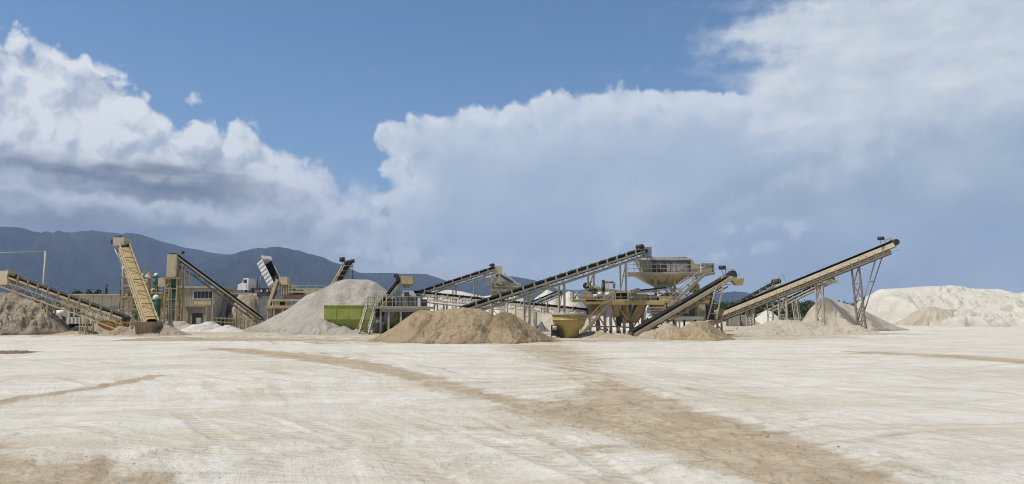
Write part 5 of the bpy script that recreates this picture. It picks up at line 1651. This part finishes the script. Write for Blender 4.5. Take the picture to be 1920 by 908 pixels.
rc = random.Random(4)
for i in range(16):
    a = rc.uniform(1080, 1300); b_ = rc.uniform(548, 563)
    q = P(a, b_, Yp + rc.uniform(0.5, 3.5))
    ln = rc.uniform(0.4, 1.3)
    dv = Vector((rc.uniform(-1, 1), rc.uniform(-0.3, 0.3), rc.uniform(-0.7, 0.7))).normalized() * ln
    MB().tube(q, q + dv, rc.uniform(0.05, 0.13), n=8).build('pipe_run', rc.choice([lightsteel, white, ruststeel, greysteel, ochre]), t)
for i in range(12):
    a = rc.uniform(1104, 1250)
    q = P(a, rc.uniform(573, 600), Yp + rc.uniform(1.0, 4.5))
    e_ = q + Vector((rc.uniform(-0.8, 0.8), 0, 0)); e_.z = rc.uniform(0.0, 0.6)
    MB().bar(q, e_, rc.uniform(0.09, 0.2)).build('strut', rc.choice([ruststeel, tan, ruststeel, lightsteel]), t)

# stairs at the left of the plant
t2 = empty('metal_stairs', (sx(1112, 79), 79, 0), 'long tan metal stairs climbing to the left end of the yellow plant', 'stairs')
stairs(t2, P(1088, 629, 79.6), P(1146, 566, 79.9), Vector((0.25, 0.95, 0)), tan, n=14, tmat=ruststeel, rail=0.95, sz_=0.14)

# upper screen house
t = empty('upper_screen', (sx(1255, 84), 84, 0), 'raised grey screen box on cream hopper above the yellow plant', 'machine')
Yu = 82.6
deck(t, sx(1178, Yu), sx(1342, Yu), Yu, Yu + 4.6, sz(512.5, Yu), lightsteel, rail=0.98, sides='f', gap=1.5)
# hopper cone under the screen
xa_, xb_ = sx(1199, Yu), sx(1300, Yu)
MB().raw([(xa_, Yu + 0.2, sz(514, Yu)), (xb_, Yu + 0.2, sz(514, Yu)), (xb_, Yu + 4.2, sz(514, Yu)), (xa_, Yu + 4.2, sz(514, Yu)),
          (sx(1222, Yu), Yu + 1.4, sz(530, Yu)), (sx(1272, Yu), Yu + 1.4, sz(533, Yu)), (sx(1272, Yu), Yu + 3.0, sz(533, Yu)), (sx(1222, Yu), Yu + 3.0, sz(530, Yu)),
          (sx(1242, Yu), Yu + 1.6, sz(540, Yu)), (sx(1262, Yu), Yu + 1.6, sz(540, Yu)), (sx(1262, Yu), Yu + 2.6, sz(540, Yu)), (sx(1242, Yu), Yu + 2.6, sz(540, Yu))],
         [(3, 2, 1, 0), (0, 1, 5, 4), (1, 2, 6, 5), (2, 3, 7, 6), (3, 0, 4, 7), (4, 5, 9, 8), (5, 6, 10, 9), (6, 7, 11, 10), (7, 4, 8, 11), (8, 9, 10, 11)]).build('hopper_cone', cream, t)
for (a, b_) in (((1214, 514), (1226, 530)), ((1226, 514), (1238, 534)), ((1256, 514), (1246, 534)), ((1262, 514), (1270, 533)), ((1284, 514), (1270, 532))):
    MB().bar(P(*a, Yu + 0.15), P(*b_, Yu + 1.3), 0.07).build('cone_rib', tan, t)
# the box: side wall with framed panels, sloped end
YS = Yu + 0.9
bod = MB().prism([P(1222, 512, YS), P(1308, 512, YS), P(1316, 504, YS), P(1294, 487, YS), P(1222, 487, YS)], (0, 2.8, 0)).build('screen_body', lightsteel, t)
for a in (1230, 1238, 1266, 1284):
    part(bod, 'screen_rib', greysteel, a, 488.5, a + 1.2, 512, YS - 0.15, 0.15)
part(t, 'spray_bar', darksteel, 1222, 489.5, 1294, 491.5, YS - 0.16, 0.08)
for i in range(7):
    part(t, 'spray_pipe', lightsteel, 1226 + i * 9.6, 482.5, 1227 + i * 9.6, 486, YS + 0.3, 0.07)
MB().path([P(1224, 483, YS + 0.3), P(1288, 483, YS + 0.3), P(1300, 491, YS + 0.3)], 0.06).build('water_main', lightsteel, t)
part(t, 'top_rail', lightsteel, 1219, 485, 1296, 488, YS - 0.12, 0.2)
part(t, 'mid_rail', greysteel, 1222, 492.5, 1293, 495, YS - 0.10, 0.1)
part(t, 'rust_panel', paint('red_brown_panel', (0.10, 0.055, 0.04), amount=0.15), 1223.5, 495.5, 1246, 511, YS - 0.08, 0.08)
part(bod, 'grey_panel', lightsteel, 1250, 495.5, 1257, 509, YS - 0.08, 0.08)
part(bod, 'grey_panel', lightsteel, 1259, 495.5, 1276, 509, YS - 0.08, 0.08)
for a in (1247, 1257.4, 1292):
    part(bod, 'panel_post', darksteel, a, 490, a + 1.8, 512, YS - 0.13, 0.13)
for (a, b_) in ((1280, 501), (1285, 507), (1278, 508)):
    q = P(a, b_, YS - 0.3)
    MB().tube(q + Vector((0, -0.1, 0)), q + Vector((0, 0.3, 0)), 0.25, n=12).build('vibrator_motor', greysteel, t)
MB().hexa([P(1296, 503, YS - 0.1), P(1313, 505, YS - 0.1), P(1313, 505, YS - 0.02), P(1296, 503, YS - 0.02), P(1294, 490, YS - 0.1), P(1298, 490, YS - 0.1), P(1298, 490, YS - 0.02), P(1294, 490, YS - 0.02)]).build('end_cheek', tan, t)
# feed end with funnel under the conveyor head
MB().frustum((sx(1208, YS), sx(1222, YS), YS + 0.3, YS + 2.4, sz(512, YS)), (sx(1198, YS), sx(1222, YS), YS, YS + 2.6, sz(487, YS))).build('feed_funnel', lightsteel, t)
deck(t, sx(1194, Yu), sx(1226, Yu), Yu + 0.2, Yu + 1.0, sz(481, Yu), lightsteel, rail=0.01, sides='')
for a in (1188, 1200, 1214, 1220):
    part(t, 'thin_post', lightsteel, a, 482, a + 1.4, 513, Yu + 0.3, 0.08)
MB().bar(P(1186, 489, Yu + 0.5), P(1224, 489, Yu + 0.5), 0.08).bar(P(1202, 512, Yu + 0.5), P(1190, 488, Yu + 0.5), 0.08).build('feed_brace', lightsteel, t)
# cabin at the stair head
part(t, 'end_cabin', tan, 1316, 496, 1337.5, 512, Yu + 0.4, 1.8)
part(t, 'cabin_edge', darksteel, 1336.2, 494.5, 1338.2, 512, Yu + 0.3, 0.12)
part(t, 'cabin_roof', greysteel, 1315, 494, 1339, 496, Yu + 0.3, 2.0)
part(t, 'white_post', white, 1313, 494, 1314.6, 513, Yu - 0.05, 0.12)
# columns to the ground
for a, y1_, dy in ((1228, 622, 0.6), (1264, 622, 0.6), (1306, 612, 0.8), (1228, 600, 4.2), (1264, 600, 4.2), (1306, 600, 4.2)):
    part(t, 'column', tan, a, 514, a + 4.0, y1_, Yu + dy, 0.28)
for (a, b_) in (((1268, 540), (1306, 568)), ((1306, 540), (1268, 568)), ((1232, 545), (1264, 566)), ((1272, 533), (1300, 516)), ((1288, 533), (1296, 542))):
    MB().bar(P(*a, Yu + 0.5), P(*b_, Yu + 0.5), 0.12).build('diagonal_brace', tan, t)
for (a, b_) in ((1252, 541), (1258, 543), (1246, 544)):
    MB().tube(P(a, b_ - 3, Yu + 1.0), P(a + 8, b_ + 6, Yu + 1.0), 0.13).build('outlet_pipe', white, t)
part(t, 'ochre_landing', ochre, 1296, 534, 1312, 548, Yu + 1.0, 1.0)
part(t, 'chute_plate', greysteel, 1250, 548, 1276, 566, Yu + 1.4, 1.6)

t2 = empty('metal_stairs', (sx(1290, 81), 81, 0), 'dusty metal stairs rising to the cabin of the upper screen', 'stairs')
stairs(t2, P(1254, 575, 80.6), P(1324, 513, 81.6), Vector((0.1, 0.95, 0)), lightsteel, n=16, tmat=lightsteel, rail=0.9, sz_=0.12)

# grey tank hull, concrete pier and white trough behind the tan cone
t = empty('settling_tank', (sx(1283, 90), 90, 0), 'dark grey green steel tank below the upper screen stairs', 'tank')
MB().frustum((sx(1258, 89), sx(1308, 89), 89.5, 93, sz(597, 89)), (sx(1250, 89), sx(1312, 89), 89, 94, sz(563, 89))).build('hull', olivegrey, t)
MB().hexa([P(1287, 587, 88.86), P(1292, 589, 88.86), P(1292, 589, 88.98), P(1287, 587, 88.98), P(1283, 569, 88.7), P(1291, 567, 88.7), P(1291, 567, 88.9), P(1283, 569, 88.9)]).build('pale_plate', lightsteel, t)
for a in (1262, 1282, 1302):
    part(t, 'leg', darksteel, a, 597, a + 3, 622, 90, 0.25)
part(t, 'teal_cabinet', teal, 1304, 578, 1310, 596, 88.6, 0.4)
t = empty('concrete_pier', (sx(1317, 88), 88, 0), 'stained tan pier under the conveyor left of the long right one', 'pier')
shf = part(t, 'shaft', wallpaint, 1310, 553, 1323, 625, 88, 1.3)
for (a, b_) in ((1314, 560), (1317, 566), (1313, 578), (1319, 584)):
    part(shf, 'bolt_plate', ruststeel, a, b_, a + 1.6, b_ + 2.2, 87.95, 0.05)
part(t, 'dark_backing', darksteel, 1323.5, 552, 1339, 600, 89.2, 0.6)
t = empty('white_trough', (sx(1288, 79), 79, 0), 'white horizontal trough on short legs behind the tan cone', 'trough')
part(t, 'trough', white, 1256, 594.5, 1320, 599.5, 79, 0.9)
part(t, 'trough_edge', lightsteel, 1255, 593.6, 1321, 595, 78.93, 0.08)
for a in (1273, 1296, 1314):
    part(t, 'leg', cream, a, 599.5, a + 2.6, 624, 79.2, 0.15)

# feeder at the foot of the long right conveyor
t = empty('feed_bin', (sx(1345, 97), 97, 0), 'rusty brown feed bin at the foot of the long right conveyor', 'hopper')
MB().frustum((sx(1338, 96), sx(1350, 96), 96.5, 98, sz(600, 96)), (sx(1326, 96), sx(1360, 96), 96, 98.6, sz(580, 96))).build('bin', ruststeel, t)
MB().tube(P(1333, 585, 95.7), P(1346, 585, 95.7), 0.22).build('pipe', tan, t)
for a in (1336, 1344, 1352):
    part(t, 'leg', ruststeel, a, 598, a + 3, 625, 96.2, 0.25)
MB().bar(P(1336, 600, 95.9), P(1356, 622, 95.9), 0.14).build('diagonal_brace', ruststeel, t)
for i, (a, b_, c_, d_, lab) in enumerate(((1368, 588, 1388, 608, 'large grey concrete block under the long right conveyor'), (1391, 591, 1403, 608, 'smaller grey concrete block right of the large one, under the long conveyor'))):
    mb = MB(); bx(mb, a, b_, c_, d_ + 4, 108 + i, 2.0)
    o = link('concrete_block', mb.mesh('concrete_block'), concrete)
    bv = o.modifiers.new('bevel', 'BEVEL'); bv.width = 0.08; bv.segments = 2
    tag(o, lab, 'block', 'concrete blocks under the right conveyor')

# ================================================================== vegetation
m, n, b = new_mat('leaves')
p = position(n)
oi = n.node('ShaderNodeObjectInfo')
n.put(b.inputs['Base Color'], n.mix(n.noise(p, 0.8, 3, 0.6), (0.022, 0.040, 0.016), (0.070, 0.088, 0.032)))
b.inputs['Roughness'].default_value = 0.8
leafmat = m
bark = soil('bark', (0.10, 0.075, 0.05), (0.16, 0.12, 0.085), depth=0.03)

def leaf_cloud(centres, count, size, rng):
    """Leaf clumps: many small quads spread through ellipsoids."""
    tot = sum(c[3] * c[4] * c[5] for c in centres) ** 1.0
    vs, fs = [], []
    for (cx, cy, cz, rx, ry, rz) in centres:
        k = max(30, int(count * (rx * ry * rz) / tot))
        d = rng.normal(size=(k, 3)); d /= np.linalg.norm(d, axis=1)[:, None]
        rr_ = rng.uniform(0.45, 1.0, size=(k, 1)) ** 0.5
        c = d * rr_ * np.array([rx, ry, rz]) * rng.uniform(0.85, 1.15, size=(k, 1)) + np.array([cx, cy, cz])
        a = rng.normal(size=(k, 3)); a /= np.linalg.norm(a, axis=1)[:, None]
        b_ = np.cross(a, rng.normal(size=(k, 3))); b_ /= np.linalg.norm(b_, axis=1)[:, None]
        s_ = rng.uniform(0.6, 1.3, size=(k, 1)) * size
        q = np.stack([c - a * s_ - b_ * s_ * 0.5, c + a * s_ - b_ * s_ * 0.6, c + a * s_ * 0.8 + b_ * s_ * 0.5, c - a * s_ * 0.7 + b_ * s_ * 0.6], 1)
        n0 = len(vs)
        vs += [tuple(v) for v in q.reshape(-1, 3)]
        fs += [(n0 + 4 * i, n0 + 4 * i + 1, n0 + 4 * i + 2, n0 + 4 * i + 3) for i in range(k)]
    me = bpy.data.meshes.new('crown')
    me.from_pydata(vs, [], fs)
    return me

def tree(label, px, py, Y, hw, seed, group, name='tree', count=900):
    rng = np.random.RandomState(seed)
    top = P(px, py, Y)
    h, w = top.z, hw * Y / F_PX
    t = empty(name, (top.x, Y, 0), label, 'tree', group)
    mb = MB().tube((top.x, Y, -0.1), (top.x, Y, h * 0.6), w * 0.14, w * 0.06, n=8)
    cs = []
    for i in range(7):
        a = rng.uniform(0, 6.28); r_ = rng.uniform(0.25, 0.7) * w
        c = (top.x + math.cos(a) * r_, Y + math.sin(a) * r_, h * rng.uniform(0.5, 0.82))
        mb.tube((top.x, Y, h * 0.42), c, w * 0.05, w * 0.02, n=6)
        cs.append((*c, w * rng.uniform(0.34, 0.55), w * rng.uniform(0.34, 0.55), h * rng.uniform(0.14, 0.2)))
    mb.build('trunk', bark, t)
    link('crown', leaf_cloud(cs, count, w * 0.12, rng), leafmat, t)
for i, (px, py, hw, lab) in enumerate(((152, 539, 15, 'dark tree above the left end of the warehouse roof'), (178, 538, 15, 'broad dark tree above the middle of the warehouse roof'),
                                       (190, 541, 11, 'small dark tree next to the slim one above the warehouse roof'), (141, 543, 9, 'smallest dark bush above the warehouse roof'))):
    tree(lab, px, py, 175, hw, 40 + i, 'trees behind the warehouse')
# slim cypress-like tree
t = empty('tree', (sx(199, 170), 170, 0), 'slim upright dark tree above the warehouse roof', 'tree', 'trees behind the warehouse')
rng = np.random.RandomState(5)
xh, zh = sx(199, 170), sz(535, 170)
MB().tube((xh, 170, 0), (xh, 170, zh * 0.9), 0.16, 0.05, n=8).build('trunk', bark, t)
link('crown', leaf_cloud([(xh, 170, zh * k, 0.42 - 0.22 * k, 0.42 - 0.22 * k, zh * 0.14) for k in (0.35, 0.5, 0.65, 0.8, 0.92)], 700, 0.12, rng), leafmat, t)

# wood far off on the right: reads as one mass
rng = np.random.RandomState(12)
cs = []
for i in range(150):
    px = rng.uniform(1290, 1660); Y = rng.uniform(300, 420)
    top = rng.uniform(564, 577)
    z = sz(top, Y) ; x = sx(px, Y)
    w = rng.uniform(2.0, 3.8)
    cs.append((x, Y, z * 0.62, w, w, z * 0.42))
o = link('distant_wood', leaf_cloud(cs, 26000, 0.42, rng), leafmat)
tag(o, 'dark green wood on the horizon at the right', 'wood', kind='stuff')

# ================================================================== loose stones on the yard
rng = np.random.RandomState(99)
vs, fs = [], []
ico = bmesh.new(); bmesh.ops.create_icosphere(ico, subdivisions=1, radius=1.0)
iv = np.array([v.co[:] for v in ico.verts]); if_ = [tuple(v.index for v in f.verts) for f in ico.faces]; ico.free()
NST = 5000
Yd = 6.0 + 40 * rng.rand(NST) ** 1.8
xx = rng.uniform(-0.8, 0.8, NST) * Yd
ind = np.maximum(poly_dist(S1, xx, Yd), poly_dist(S2, xx, Yd)) > 0
keep = ind & (rng.rand(NST) < 0.7)
for X_, Y_, i_ in zip(xx[keep], Yd[keep], ind[keep]):
    s_ = min(0.024, 0.004 + rng.exponential(0.005))
    v = iv * (rng.uniform(0.7, 1.3, 3) * s_) * rng.uniform(0.8, 1.15, (len(iv), 1))
    n0 = len(vs)
    vs += [(p_[0] + X_, p_[1] + Y_, p_[2] * 0.7 + 0.018) for p_ in v]
    fs += [tuple(i + n0 for i in f) for f in if_]
me = bpy.data.meshes.new('gravel'); me.from_pydata(vs, [], fs)
o = link('gravel', me, tan_sand)
tag(o, 'loose small stones scattered over the yard', 'gravel', kind='stuff')
